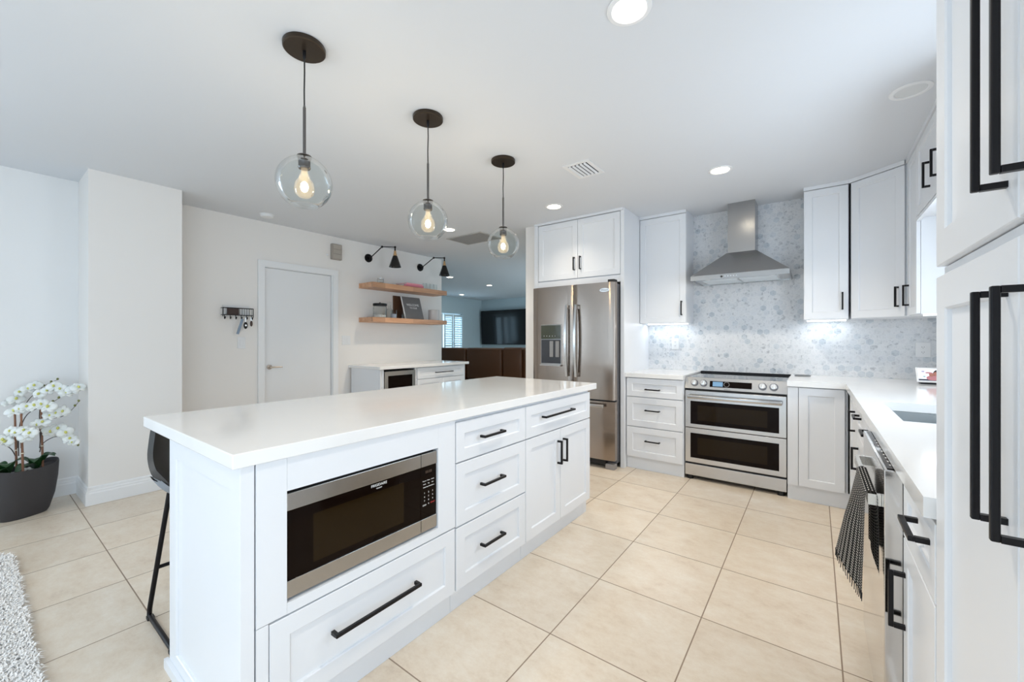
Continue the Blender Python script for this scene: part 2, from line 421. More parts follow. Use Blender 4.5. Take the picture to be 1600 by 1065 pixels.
# windows
def window(n, axis, c, a0, a1, z0, z1, bars=()):
    bm = BM(); f = .05
    def bb(u0, z0_, u1, z1_, n0, n1, B):
        if axis == 'x': box(B, c+n0, u0, z0_, c+n1, u1, z1_)
        else: box(B, u0, c+n0, z0_, u1, c+n1, z1_)
    bb(a0, z0, a1, z0+f, -.03, .03, bm); bb(a0, z1-f, a1, z1, -.03, .03, bm); bb(a0, z0, a0+f, z1, -.03, .03, bm); bb(a1-f, z0, a1, z1, -.03, .03, bm)
    for b in bars: bb(b-.03, z0, b+.03, z1, -.03, .03, bm)
    o = struct('window_%d' % n, bm, trimw)
    g = BM(); bb(a0+f, z0+f, a1-f, z1-f, -.003, .003, g); p = obj('pane', g, panem, o)
    return o
window(1, 'x', XR+.06, 1.851, 3.049, 1.061, 1.969)
window(2, 'y', YB-.06, -4.299, .499, .001, 2.249, (-2.7, -1.1))  # unseen rear glazing, sized as a broad light source
window(3, 'x', XL-.06, -2.799, -1.001, .701, 2.099, (-1.9,))  # unseen window, put in to light the room from the left
w4 = window(4, 'x', LX-.06, 7.751, 9.049, .901, 1.999)
window(5, 'x', -2.44, 6.001, 9.199, .001, 2.199, (7.6,))
window(6, 'x', XR+.06, -2.749, -.251, .001, 2.199, (-1.5,))  # unseen opening made up for the added right-hand daylight
# shutters in the living room window, standing in the room side
sh = thing('plantation_shutters', 'white louvred shutters over the bright living room window left of the television', 'shutters', (LX+.03, 8.4, .9))
for a, b in ((7.76, 8.20), (8.26, 8.62), (8.64, 9.04)):
    fb = BM(); box(fb, LX+.005, a, .93, LX+.045, a+.05, 1.97); box(fb, LX+.005, b-.05, .93, LX+.045, b, 1.97)
    box(fb, LX+.005, a+.05, .93, LX+.045, b-.05, 1.0); box(fb, LX+.005, a+.05, 1.9, LX+.045, b-.05, 1.97)
    pf = obj('shutter_frame', fb, shutm, sh)
    lb = BM()
    for k in range(13):
        z = 1.035+k*.068
        obox(lb, (LX+.004, a+.052, z-.012), (.042, 0, .044), (0, b-a-.104, 0), (-.005, 0, .005))
    obj('louvres', lb, shutm, pf)
# baseboards and door
def baseb(name, poly_pts, side):
    pass
def base_run(name, p0, p1, nrm):
    """profile board along p0->p1, nrm = outward direction"""
    bm = BM(); d = V3(p1)-V3(p0); n = V3(nrm)
    prof = [(0, 0), (.016, 0), (.016, .085), (.013, .093), (.013, .105), (.009, .112), (.008, .128), (.004, .135), (0, .135)]
    A = [bm.verts.new(V3(p0)+n*a+V3((0, 0, z))) for a, z in prof]; B = [bm.verts.new(V3(p1)+n*a+V3((0, 0, z))) for a, z in prof]
    k = len(prof); F = [bm.faces.new((A[i], A[(i+1) % k], B[(i+1) % k], B[i])) for i in range(k)]+[bm.faces.new(A), bm.faces.new(B[::-1])]
    bmesh.ops.recalc_face_normals(bm, faces=F); return struct(name, bm, trimw)
base_run('baseboard_left_near', (XL, YB, .0005), (XL, .5395, .0005), (1, 0, 0))
base_run('baseboard_pilaster_side', (XL+.016, .54, .0005), (-4.304, .54, .0005), (0, -1, 0))
base_run('baseboard_pilaster_front', (-4.32, .54, .0005), (-4.32, 1.113, .0005), (1, 0, 0))
base_run('baseboard_left_far', (XL, 1.0975, .0005), (XL, 1.845, .0005), (1, 0, 0))
base_run('baseboard_left_end', (XL, 2.80, .0005), (XL, 2.905, .0005), (1, 0, 0))
base_run('baseboard_stub', (-2.64, 3.80, .0005), (-2.51, 3.80, .0005), (0, -1, 0))
base_run('baseboard_living', (LX+.001, LY, .0005), (-2.51, LY, .0005), (0, -1, 0))
tr = BM()
box(tr, XL+.0003, 1.853, .0, XL+.018, 1.918, 2.0178); box(tr, XL+.0003, 2.69, 0, XL+.018, 2.757, 2.0178); box(tr, XL+.0003, 1.853, 2.018, XL+.019, 2.757, 2.083)
box(tr, XL-.10, 1.9005, 0, XL+.002, 1.918, 2.029); box(tr, XL-.10, 2.682, 0, XL+.002, 2.6995, 2.029); box(tr, XL-.10, 1.919, 2.012, XL+.002, 2.681, 2.029)
struct('trim_1', tr, trimw)
d1 = struct('door_1', box(BM(), XL-.06, 1.921, .006, XL-.02, 2.679, 2.009, .002), mat('white_door_paint', (.80, .81, .82), .35))
hb = BM(); cyl(hb, (XL-.0195, 1.975, .93), (XL-.008, 1.975, .93), .026, seg=24); cyl(hb, (XL-.008, 1.975, .93), (XL+.035, 1.975, .93), .009)
tube(hb, [(XL+.035, 1.968, .93), (XL+.037, 2.02, .93), (XL+.037, 2.09, .928)], [.009, .008, .006]); obj('door_handle', hb, nickel, d1, 40)

# ================================================================== ISLAND  (fronts face +X at X=-1.287)
IF = lambda y0: Front((-1.287, y0, 0), (0, 1, 0), (1, 0, 0))
ID = .575; IY = [.496, 1.303, 1.8515, 2.659]
isl = 'kitchen island cabinets'
# unit 1: microwave cabinet (built around an open niche) with deep drawer
F1 = IF(IY[0]); W1 = IY[1]-IY[0]
u1 = thing('microwave_base_cabinet', 'white island cabinet holding the microwave above one wide deep drawer', 'cabinet', (-1.6, (IY[0]+IY[1])/2, 0), isl)
bm = BM()
F1.box(bm, .0008, .10, -.0215-ID, W1-.0008, .40, -.0215)      # drawer box
F1.box(bm, .0008, .776, -.0215-ID, W1-.0008, .8715, -.0215)
F1.box(bm, .0008, .40, -.0215-ID, .082, .776, -.0215); F1.box(bm, W1-.096, .40, -.0215-ID, W1-.0008, .776, -.0215); F1.box(bm, .082, .40, -.0215-ID, W1-.096, .776, -.0215-ID+.02)
obj('carcass', bm, white, u1)
MY0, MY1, MZ0, MZ1 = .583, 1.200, .428, .769
bm = BM()
F1.box(bm, .001, .395, -.0213, MY0-IY[0], .8705, 0, .0015); F1.box(bm, MY1-IY[0], .395, -.0213, W1-.001, .8705, 0, .0015)
F1.box(bm, MY0-IY[0], .395, -.0213, MY1-IY[0], MZ0, 0); F1.box(bm, MY0-IY[0], MZ1, -.0213, MY1-IY[0], .8705, 0)
obj('niche_frame', bm, white, u1)
d = F1.shaker('drawer', .036, .102, W1-.001, .390, u1); F1.pull((.739+1.066)/2-IY[0], .257, .36, False, d, .012)
obj('corner_stile', F1.box(BM(), .001, .102, -.0213, .034, .3935, 0), white, u1)
kick(F1, W1, u1, .034)
# end panel with frame on the camera side (faces -Y)
FE = Front((-1.945, .456, 0), (1, 0, 0), (0, -1, 0))
ep = FE.shaker('end_panel', 0, .0, .66, .8715, u1, .075, .036); 
obj('end_panel_foot', FE.box(BM(), -.012, 0, .0004, .62, .035, .014), white, u1)
# unit 2: three drawers
F2 = IF(IY[1]); W2 = IY[2]-IY[1]
u2 = thing('three_drawer_base_cabinet', 'white island cabinet with three stacked drawers beside the microwave cabinet', 'cabinet', (-1.6, (IY[1]+IY[2])/2, 0), isl)
carcass(F2, W2, ID, u2); kick(F2, W2, u2, .034)
for a, b, hz in ((.676, .858, .768), (.388, .672, .540), (.102, .384, .250)):
    d = F2.shaker('drawer', .004, a, W2-.001, b, u2); F2.pull(1.551-IY[1], hz, .165, False, d)
# unit 3: drawer over two doors
F3 = IF(IY[2]); W3 = IY[3]-IY[2]
u3 = thing('two_door_base_cabinet', 'white island cabinet with one drawer over two doors at the end nearest the refrigerator', 'cabinet', (-1.6, (IY[2]+IY[3])/2, 0), isl)
carcass(F3, W3, ID, u3); kick(F3, W3, u3, .034)
d = F3.shaker('drawer', .001, .676, W3-.008, .858, u3); F3.pull(2.195-IY[2], .777, .36, False, d)
mid = 2.235-IY[2]
d = F3.shaker('door', .001, .102, mid, .672, u3); F3.pull(mid-.034, .531, .145, True, d)
d = F3.shaker('door', mid, .102, W3-.008, .672, u3); F3.pull(mid+.034, .533, .145, True, d)
bk = tag(obj('island_back_panel', box(BM(), -1.945, .4925, 0, -1.887, 2.659, .8715), white), 'white flat panel closing the seating side of the island', 'panel')
# countertop
ct = BM(); box(ct, -2.209, .434, .872, -1.2765, 2.7396, .914, .003)
tag(obj('island_countertop', ct, quartz), 'long white quartz slab on top of the island', 'countertop')

# microwave
mw = thing('built_in_microwave', 'stainless steel microwave with black glass door built into the island', 'microwave', (-1.5, .89, MZ0))
fx = -1.293
obj('body', box(BM(), -1.72, MY0+.004, MZ0+.004, fx-.022, MY1-.004, MZ1-.006), blackr, mw)
yd = 1.112  # door / control split
dr = obj('door', box(BM(), fx-.022, MY0+.003, MZ0+.010, fx-.004, yd-.0008, MZ1-.012), darkgl, mw)
for nm, z0, z1 in (('lower_steel_band', MZ0+.0095, MZ0+.062), ('upper_steel_band', MZ1-.064, MZ1-.0115)):
    obj(nm, box(BM(), fx-.0225, MY0+.0025, z0, fx, yd-.0012, z1, .001), steelh, dr)
obj('window_screen', box(BM(), fx-.0042, MY0+.085, MZ0+.085, fx-.0034, yd-.085, MZ1-.100), mat('brown_tinted_glass', (.016, .009, .003), .05, 0, .15), dr)
cp = obj('control_panel', box(BM(), fx-.022, yd+.0008, MZ0+.010, fx-.004, MY1-.003, MZ1-.012), darkgl, mw)
for z0, z1 in ((MZ0+.0095, MZ0+.062), (MZ1-.064, MZ1-.0115)):
    obj('steel_band', box(BM(), fx-.0225, yd+.0012, z0, fx, MY1-.0025, z1, .001), steelh, cp)
U_, W_ = (0, 1, 0), (0, 0, 1); xf = fx-.0038
text('brand_lettering', 'FRIGIDAIRE', .0135, (xf, .915, MZ1-.076), U_, W_, whitek, dr)
text('brand_subtitle', 'GALLERY', .006, (xf, .915, MZ1-.088), U_, W_, whitek, dr)
text('display_digits', '88:88', .016, (xf, 1.155, MZ1-.090), U_, W_, mat('dim_display', (.08, .05, .035), .4), cp)
lab = [['Popcorn', 'Potato', 'Reheat'], ['Snacks', 'Veg', 'Melt'], ['Soften', 'Keep Warm', 'Defrost']]
for r_, row in enumerate(lab):
    for c_, s_ in enumerate(row): text('key_label', s_, .0056, (xf, 1.133+c_*.022, MZ1-.125-r_*.013), U_, W_, whitek, cp)
for r_, row in enumerate(['123', '456', '789']):
    for c_, s_ in enumerate(row): text('number_key', s_, .0085, (xf, 1.133+c_*.022, MZ1-.175-r_*.016), U_, W_, whitek, cp)
text('number_key', '0', .0085, (xf, 1.155, MZ1-.223), U_, W_, whitek, cp)
text('stop_key', 'STOP', .008, (xf, 1.133, MZ1-.225), U_, W_, whitek, cp)
text('start_key', 'START', .0085, (xf, 1.178, MZ1-.223), U_, W_, redk, cp)

# ================================================================== RANGE WALL
# --- refrigerator enclosure
FF = Front((-2.449, 3.763, 0), (1, 0, 0), (0, -1, 0))
fe = thing('refrigerator_surround_cabinet', 'white two-door cabinet over the refrigerator, reaching the ceiling', 'cabinet', (-1.96, 4.0, 0))
obj('left_side_panel', box(BM(), -2.4985, 3.763, 0, -2.4505, YW+.0115, H-.0005), white, fe)
obj('right_side_panel', box(BM(), -1.506, 3.763, 0, -1.470, YW-.001, H-.0005), white, fe)
obj('rail', box(BM(), -2.4502, 3.770, 1.79, -1.5063, 3.80, 1.8545), white, fe)
obj('carcass', box(BM(), -2.450, 3.785, 1.855, -1.5065, YW-.001, H-.0005), white, fe)
fm = -1.966+2.449
d = FF.shaker('door', .003, 1.862, fm, 2.468, fe); FF.pull(fm-.035, 2.012, .135, True, d)
d = FF.shaker('door', fm, 1.862, .940, 2.468, fe); FF.pull(fm+.035, 2.016, .135, True, d)
obj('crown_strip', FF.box(BM(), -.045, 2.472, .0, .972, 2.4965, .012), white, fe)
# --- refrigerator
RX0, RX1, RY = -2.432, -1.512, 3.62
rf = thing('refrigerator', 'stainless steel french door refrigerator with water dispenser and bottom freezer', 'refrigerator', (-1.97, 4.0, 0))
obj('body', box(BM(), RX0+.012, 3.70, .05, RX1-.006, 4.40, 1.765), mat('dark_grey_case', (.10, .10, .11), .4), rf)
ms = -1.944
def fdoor(nm, x0, x1, z0, z1):
    bm = BM(); n = 14; w_ = x1-x0; pts = []
    for k in range(n+1):
        a = k/n; e = min(a, 1-a)*w_
        pts.append((x0+a*w_, RY+.0 + (.012*(1-e/.03)**2 if e < .03 else 0) + .012*((RX0+RX1)/2-(x0+a*w_))**2/.2))
    poly = pts+[(x1, 3.695), (x0, 3.695)]
    prism(bm, poly, 'z', z0, z1); return obj(nm, bm, steelv, rf, 35)
dl = fdoor('left_door', RX0, ms-.003, .655, 1.775); drr = fdoor('right_door', ms+.003, RX1, .655, 1.775); fz = fdoor('freezer_drawer', RX0, RX1, .085, .640)
obj('top_hinge', box(BM(), RX1-.07, 3.64, 1.776, RX1-.01, 3.72, 1.80), blackr, rf)
def bow(x, z0, z1, par):
    bm = BM(); n = 16; pts = []
    for k in range(n+1):
        a = k/n; pts.append((x, RY-.03-.030*math.sin(math.pi*a), z0+(z1-z0)*a))
    rings = []
    for p in pts:
        rings.append([bm.verts.new((p[0]+dx, p[1]+dy, p[2])) for dx, dy in ((-.012, -.012), (.012, -.012), (.014, .010), (-.014, .010))])
    for A, B in zip(rings, rings[1:]):
        for k in range(4): bm.faces.new((A[k], A[(k+1) % 4], B[(k+1) % 4], B[k]))
    bm.faces.new(rings[0]); bm.faces.new(rings[-1][::-1])
    for z in (z0+.012, z1-.042): box(bm, x-.012, RY-.036, z, x+.012, RY+.006, z+.03)
    bmesh.ops.recalc_face_normals(bm, faces=bm.faces); return obj('handle', bm, mat('handle_satin_steel', (.62, .61, .60), .22, 1), par, 40)
bow(ms-.052, .862, 1.575, dl); bow(ms+.052, .862, 1.575, drr)
hb = BM(); box(hb, RX0+.12, RY-.055, .585, RX1-.085, RY-.033, .618, .006); box(hb, RX0+.14, RY-.036, .590, RX0+.17, RY+.01, .612); box(hb, RX1-.14, RY-.036, .590, RX1-.11, RY+.01, .612)
obj('handle', hb, MATS['handle_satin_steel'], fz, 40)
dp = obj('dispenser', box(BM(), -2.318, RY-.006, .965, -2.072, RY+.012, 1.385, .004), mat('dispenser_silver', (.42, .40, .38), .3, .9), dl)
obj('dispenser_panel', box(BM(), -2.312, RY-.010, 1.235, -2.078, RY-.0062, 1.378), mat('olive_dark_glass', (.05, .055, .03), .1), dp)
obj('dispenser_recess_shade', box(BM(), -2.310, RY-.0085, .985, -2.080, RY-.0062, 1.230), mat('recess_shade_grey', (.05, .05, .055), .35, .3), dp)  # flat plate, dark colour paints in the shade of a recess
obj('dispenser_tray', box(BM(), -2.318, RY-.030, .958, -2.072, RY-.0062, .975, .003), MATS['dispenser_silver'], dp)
for x in (-2.185, -2.115): obj('paddle', box(BM(), x-.022, RY-.016, 1.05, x+.022, RY-.009, 1.215, .004), mat('paddle_grey', (.30, .29, .28), .3), dp)
for k in range(5): text('panel_symbol', '*', .022, (-2.275+k*.033, RY-.0105, 1.262), (1, 0, 0), W_, whitek, dp)
bm = BM(); cyl(bm, (-1.607, RY-.0006, 1.700), (-1.607, RY+.008, 1.700), .05, seg=32)
for v in bm.verts: v.co.z = 1.700+(v.co.z-1.700)*.38
bd = obj('brand_badge', bm, sil, drr, 40)
text('badge_lettering', 'Whirlpool', .017, (-1.607, RY-.0012, 1.700), (1, 0, 0), W_, textg, bd)
bm = BM(); box(bm, RX0+.03, 3.66, .03, RX1-.10, 3.75, .084); obj('base_grille', bm, blackr, rf)
for x in (RX0+.05, RX1-.05): obj('foot', box(BM(), x-.045, 3.635, 0, x+.045, 3.71, .05, .006), mat('foot_grey', (.30, .28, .27), .5), rf)

# --- three drawer cabinet left of the range
FD = Front((-1.468, 3.80, 0), (1, 0, 0), (0, -1, 0)); WD = .527
u = thing('three_drawer_base_cabinet', 'white three-drawer cabinet between the refrigerator and the range', 'cabinet', (-1.2, 4.1, 0))
carcass(FD, WD, .655, u, .115); kick(FD, WD, u, .03, .1145)
for a, b, hz in ((.690, .866, .785), (.407, .685, .590), (.117, .403, .303)):
    d = FD.shaker('drawer', .008, a, WD-.004, b, u); FD.pull(.258, hz-.02, .135, False, d)
tag(obj('short_countertop', box(BM(), -1.469, 3.785, .872, -.940, YW-.0005, .912, .002), quartz), 'short white quartz counter left of the range', 'countertop')
# --- upper cabinet left of hood
UF = 4.19; UB = 1.392; UT = 2.465
def upper(name, label, x0, x1, hx):
    c_ = thing(name, label, 'cabinet', ((x0+x1)/2, 4.33, UB)); F = Front((x0, UF, 0), (1, 0, 0), (0, -1, 0))
    obj('carcass', box(BM(), x0, UF+.0215, UB+.002, x1, YW-.0005, H-.0005), white, c_)
    d = F.shaker('door', .001, UB+.003, x1-x0-.001, UT, c_, .055); F.pull(hx-x0, 1.538, .14, True, d)
    obj('crown_strip', F.box(BM(), 0, UT+.003, -.021, x1-x0, H-.0005, .008), white, c_)
    return c_, F
upper('tall_upper_cabinet', 'white single-door wall cabinet left of the range hood', -1.468, -1.012, -1.052)
upper('tall_upper_cabinet', 'white single-door wall cabinet just right of the range hood', -.082, .2095, .17)
# LED strips
def led(label, x0, y0, x1, y1, z, e):
    o = tag(obj('under_cabinet_light', box(BM(), x0, y0, z-.009, x1, y1, z-.0005), ledm), label, 'light')
    area('strip_glow', ((x0+x1)/2, (y0+y1)/2, z-.012), (0, 0, 0), x1-x0, y1-y0, e, (.85, .93, 1))
led('thin lit strip under the wall cabinet between refrigerator and hood', -1.44, 4.36, -1.04, 4.385, UB+.0015, .35)
led('thin lit strip under the wall cabinet right of the hood', -.06, 4.36, .20, 4.385, UB+.0015, .30)
led('thin lit strip under the corner wall cabinet', .56, 3.70, .80, 3.725, UB+.0015, .2)

# --- corner diagonal upper
C0, C1 = V3((.2115, UF, 0)), V3((.515, 3.955, 0))
cu_ = thing('diagonal_corner_cabinet', 'white diagonal corner wall cabinet with one wide door', 'cabinet', (.45, 4.25, UB))
dU = (C1-C0); L_ = dU.length; dU.normalize(); dN = V3((dU.y, -dU.x, 0))
FDG = Front(C0, dU, dN)
b0 = C0-dN*.0215; b1 = C1-dN*.0215
prism_b = BM(); prism(prism_b, [(b0.x+.004, b0.y), (b1.x+.0, b1.y-.006), (XR-.0005, 3.953), (XR-.0005, YW-.0005), (.2135, YW-.0005)], 'z', UB+.002, H-.0005)
obj('carcass', prism_b, white, cu_)
d = FDG.shaker('door', .012, UB+.003, L_-.014, UT, cu_, .055); FDG.pull(L_-.055, 1.536, .145, True, d)
obj('crown_strip', FDG.box(BM(), .002, UT+.003, -.021, L_-.012, H-.0005, .008), white, cu_)
# narrow upper on the right wall, end panel faces the camera
FN = Front((.515, 3.951, 0), (0, -1, 0), (-1, 0, 0)); WN = .321
cn = thing('narrow_upper_cabinet', 'white narrow wall cabinet with bright side panel beside the sink window', 'cabinet', (.69, 3.79, UB))
obj('carcass', box(BM(), .5365, 3.632, UB+.002, XR-.0005, 3.9515, H-.0005), white, cn)
d = FN.shaker('door', .004, UB+.003, WN-.004, UT, cn, .05); FN.pull(.055, 1.536, .145, True, d)
obj('crown_strip', FN.box(BM(), .002, UT+.003, -.021, WN, H-.0005, .008), white, cn)
# short cabinet above the window
FS = Front((.515, 3.630, 0), (0, -1, 0), (-1, 0, 0)); WS = 1.10
cs = thing('short_upper_cabinet', 'short white two-door cabinet hanging over the sink window', 'cabinet', (.69, 3.07, 2.0))
obj('carcass', box(BM(), .5365, 3.630-WS, 2.005, XR-.0005, 3.6305, H-.0005), white, cs)
d = FS.shaker('door', .004, 2.012, WS/2, UT, cs, .05); FS.pull(WS/2-.16, 2.16, .145, True, d)
d = FS.shaker('door', WS/2, 2.012, WS-.004, UT, cs, .05); FS.pull(WS/2+.04, 2.16, .145, True, d)
obj('crown_strip', FS.box(BM(), 0, UT+.003, -.021, WS, H-.0005, .008), white, cs)
obj('light_rail', FS.box(BM(), .0, 1.985, -.02, WS, 2.0045, .0), white, cs)

# --- range hood
hd = thing('range_hood', 'stainless steel pyramid chimney hood above the range', 'range hood', (-.55, 4.25, 1.77))
HX0, HX1, HY = -.935, -.172, 4.03
bm = BM()
def ring(x0, y0, x1, y1, z): return [bm.verts.new(p) for p in ((x0, y0, z), (x1, y0, z), (x1, y1, z), (x0, y1, z))]
YH = YW-.0005
A = ring(HX0, HY, HX1, YH, 1.815); B = ring(-.668, 4.245, -.430, YH, 2.035)
for k in range(4): bm.faces.new((A[k], A[(k+1) % 4], B[(k+1) % 4], B[k]))
bm.faces.new(A[::-1]); bm.faces.new(B)
obj('canopy', bm, steelh, hd)
obj('chimney', box(BM(), -.660, 4.253, 2.0355, -.438, YH, H-.0005, .002), steelh, hd)
bm = BM(); box(bm, HX0, HY, 1.772, HX1, HY+.014, 1.8145); box(bm, HX0, YH-.014, 1.772, HX1, YH, 1.8145); box(bm, HX0, HY+.014, 1.772, HX0+.014, YH-.014, 1.8145); box(bm, HX1-.014, HY+.014, 1.772, HX1, YH-.014, 1.8145)
rim = obj('rim_band', bm, steelh, hd)
obj('underside_plate', box(BM(), HX0+.0145, HY+.0145, 1.778, HX1-.0145, YH-.0145, 1.786), steelo, hd)
for k in range(2):
    x0 = HX0+.085+k*.300; bm = BM(); box(bm, x0, HY+.085, 1.7735, x0+.292, YH-.075, 1.7778)
    for j in range(12): box(bm, x0+.01, HY+.095+j*.024, 1.7715, x0+.282, HY+.103+j*.024, 1.7735)
    obj('mesh_filter', bm, mat('filter_aluminium', (.75, .78, .80), .35, .6), hd)
for x in (-.80, -.30): obj('hood_lamp', cyl(BM(), (x, HY+.05, 1.7735), (x, HY+.05, 1.7778), .022, seg=20), lenso, hd)
obj('power_button', cyl(BM(), (-.675, HY-.003, 1.793), (-.675, HY-.0003, 1.793), .009, seg=16), blackr, hd)
for k in range(5): obj('control_button', cyl(BM(), (-.645+k*.022, HY-.003, 1.793), (-.645+k*.022, HY-.0003, 1.793), .006, seg=12), chrome, hd)

# --- range
gx0, gx1, GYF = -.9365, -.1795, 3.83
rg = thing('double_oven_range', 'stainless steel slide-in range with two oven doors and glass cooktop', 'range', (-.558, 4.15, 0))
obj('body', box(BM(), gx0+.003, 3.862, .055, gx1-.003, YW-.002, .876), mat('range_side_grey', (.16, .16, .165), .4, .5), rg)
ckt = obj('cooktop', box(BM(), gx0, 3.875, .8765, gx1, YW-.004, .8985, .002), cookgl, rg)
obj('rear_trim', box(BM(), gx0+.0, YW-.020, .899, gx1, YW-.004, .9135), blackm, ckt)
obj('side_trim', box(BM(), gx0, 3.875, .8986, gx0+.010, YW-.0205, .901), steelo, ckt); obj('side_trim', box(BM(), gx1-.010, 3.875, .8986, gx1, YW-.0205, .901), steelo, ckt)
for cx, cy, r in ((-.74, 4.03, .10), (-.37, 4.03, .085), (-.74, 4.30, .075), (-.37, 4.30, .095)):
    bm = BM(); lathe(bm, (cx, cy, .8986), [(r-.002, 0), (r-.002, .0003), (r, .0003), (r, 0)], 40); obj('burner_ring', bm, mat('burner_mark', (.12, .12, .125), .2), ckt)
bm = BM(); prism(bm, [(3.833, .800), (3.861, .800), (3.874, .8975), (3.862, .8975)], 'x', gx0, gx1)
cpn = obj('control_panel', bm, steelo, rg)
cn_ = V3((0, -.0975, .029)).normalized(); cn_ = V3((0, -.958, .285)); up_ = V3((0, .285, .958))
def cpt(x, z, o=0):
    y = 3.833+(z-.800)/.0975*.029; return V3((x, y, z))+cn_*o
gl = obj('touch_display', obox(BM(), cpt(-.735, .822, .0004), (.315, 0, 0), up_*.052, cn_*.0015), darkgl, cpn)
obj('clock_screen', obox(BM(), cpt(-.712, .828, .0022), (.078, 0, 0), up_*.040, cn_*.0006), mat('blue_screen', (.08, .16, .24), .3, emit=(.25, .45, .7), estr=.35), gl)
bm = BM(); q = cpt(-.605, .848, .0022)
ringb = [[bm.verts.new(q+V3((1, 0, 0))*math.cos(a)*r+up_*math.sin(a)*r+cn_*h_) for a in [2*math.pi*k/32 for k in range(32)]] for r, h_ in ((.019, 0), (.019, .001), (.0215, .001), (.0215, 0))]
for A, B in zip(ringb, ringb[1:]):
    for k in range(32): bm.faces.new((A[k], A[(k+1) % 32], B[(k+1) % 32], B[k]))
obj('dial_ring', bm, mat('dial_grey', (.3, .3, .3), .3), gl)
for x in (-.858, -.785, -.345, -.268):
    bm = BM(); c0 = cpt(x, .849, .0003); cyl(bm, c0, c0+cn_*.006, .031, .030, 28); b_ = obj('knob', bm, mat('dark_chrome', (.25, .25, .27), .15, 1), cpn, 35)
    bm = BM(); cyl(bm, c0+cn_*.0063, c0+cn_*.030, .025, .021, 28); obox(bm, c0+cn_*.030-V3((.006, 0, 0))-up_*.020, (.012, 0, 0), up_*.040, cn_*.008, .002)
    obj('knob_cap', bm, sil, b_, 35)
text('brand_lettering', 'SAMSUNG', .010, (-.60, 3.8322, .807), (1, 0, 0), W_, textg, cpn)
obj('vent_gap', box(BM(), gx0+.006, 3.845, .784, gx1-.006, 3.86, .7995), gapm, rg)
def oven(z0, z1, gz0, gz1, lbl):
    d = obj('oven_door', box(BM(), gx0+.003, GYF, z0, gx1-.003, GYF+.030, z1, .003), steelo, rg, label=lbl)
    g = obj('door_glass', box(BM(), -.888, GYF-.0025, gz0, -.232, GYF-.0002, gz1), darkgl, d)
    obj('inner_window', box(BM(), -.83, GYF-.0031, gz0+.035, -.31, GYF-.0026, gz1-.035), MATS['brown_tinted_glass'], g)
    return d
do = oven(.457, .782, .489, .690, 'upper oven door'); dlw = oven(.150, .452, .192, .408, 'lower oven door')
bm = BM(); box(bm, gx0+.03, GYF-.052, .715, gx1-.03, GYF-.030, .747, .008); box(bm, gx0+.035, GYF-.034, .72, gx0+.06, GYF+.001, .742); box(bm, gx1-.06, GYF-.034, .72, gx1-.035, GYF+.001, .742)
obj('handle', bm, steelo, do, 40)
obj('kick_gap', box(BM(), gx0+.004, GYF+.012, .136, gx1-.004, GYF+.030, .1495), gapm, rg)
obj('lower_drawer', box(BM(), gx0+.003, GYF, .036, gx1-.003, GYF+.030, .1355, .002), steelo, rg)
for x in (gx0+.04, gx1-.04):
    for y in (GYF+.028, 4.40): obj('levelling_foot', cyl(BM(), (x, y, 0), (x, y, .055), .025, .02, 20), blackr, rg)

# --- right of range: filler + corner base with a door
FC = Front((-.176, 3.785, 0), (1, 0, 0), (0, -1, 0)); WC = .350
u = thing('corner_base_cabinet', 'white plain-door base cabinet between the range and the corner', 'cabinet', (0, 4.1, 0))
obj('carcass', FC.box(BM(), .0008, .115, -.69, WC+.012, .8715, -.0215), white, u); obj('toe_kick', FC.box(BM(), .0008, 0, -.05, WC+.07, .1145, -.03), white, u)
obj('filler_strip', FC.box(BM(), .001, .117, -.021, .068, .866, -.004), white, u)
FC.shaker('door', .070, .117, WC-.004, .866, u)
# --- right run fronts face -X at X=.190
RF = lambda y: Front((.190, y, 0), (0, -1, 0), (-1, 0, 0))
def rrun(name, label, y1, y0):
    F = RF(y1); W = y1-y0; c_ = thing(name, label, 'cabinet', (.5, (y0+y1)/2, 0))
    obj('carcass', box(BM(), .2115, y0+.0008, .115, XR-.001, y1-.0008, .8715), white, c_); obj('toe_kick', box(BM(), .235, y0+.0008, 0, .255, y1-.0008, .1145), white, c_); return c_, F, W
c_, F, W = rrun('narrow_base_cabinet', 'white narrow base cabinet of the sink run next to the corner', 3.76, 3.085)
obj('filler_strip', F.box(BM(), .001, .117, -.021, .10, .866, -.004), white, c_)
d = F.shaker('door', .102, .117, W-.002, .866, c_); F.pull(3.76-3.21, .735, .125, True, d)
c_ = thing('sink_base_cabinet', 'white sink base cabinet with two false drawers over two doors', 'cabinet', (.5, 2.6, 0)); F = RF(3.083); W = .945
bm = BM(); box(bm, .2115, 2.139, .115, .228, 3.082, .8715); box(bm, .2115, 2.139, .115, XR-.001, 2.157, .8715); box(bm, .2115, 3.064, .115, XR-.001, 3.082, .8715); box(bm, .2115, 2.139, .115, XR-.001, 3.082, .14)
obj('carcass', bm, white, c_); obj('toe_kick', box(BM(), .235, 2.139, 0, .255, 3.082, .1145), white, c_)
for k in range(2):
    a, b = (.002, W/2) if k == 0 else (W/2, W-.002)
    d = F.shaker('drawer', a, .700, b, .866, c_); F.pull((a+b)/2, .825-.01, .13, False, d)
    d = F.shaker('door', a, .117, b, .697, c_); F.pull(.115 if k == 0 else W/2+.05, .565, .125, True, d)
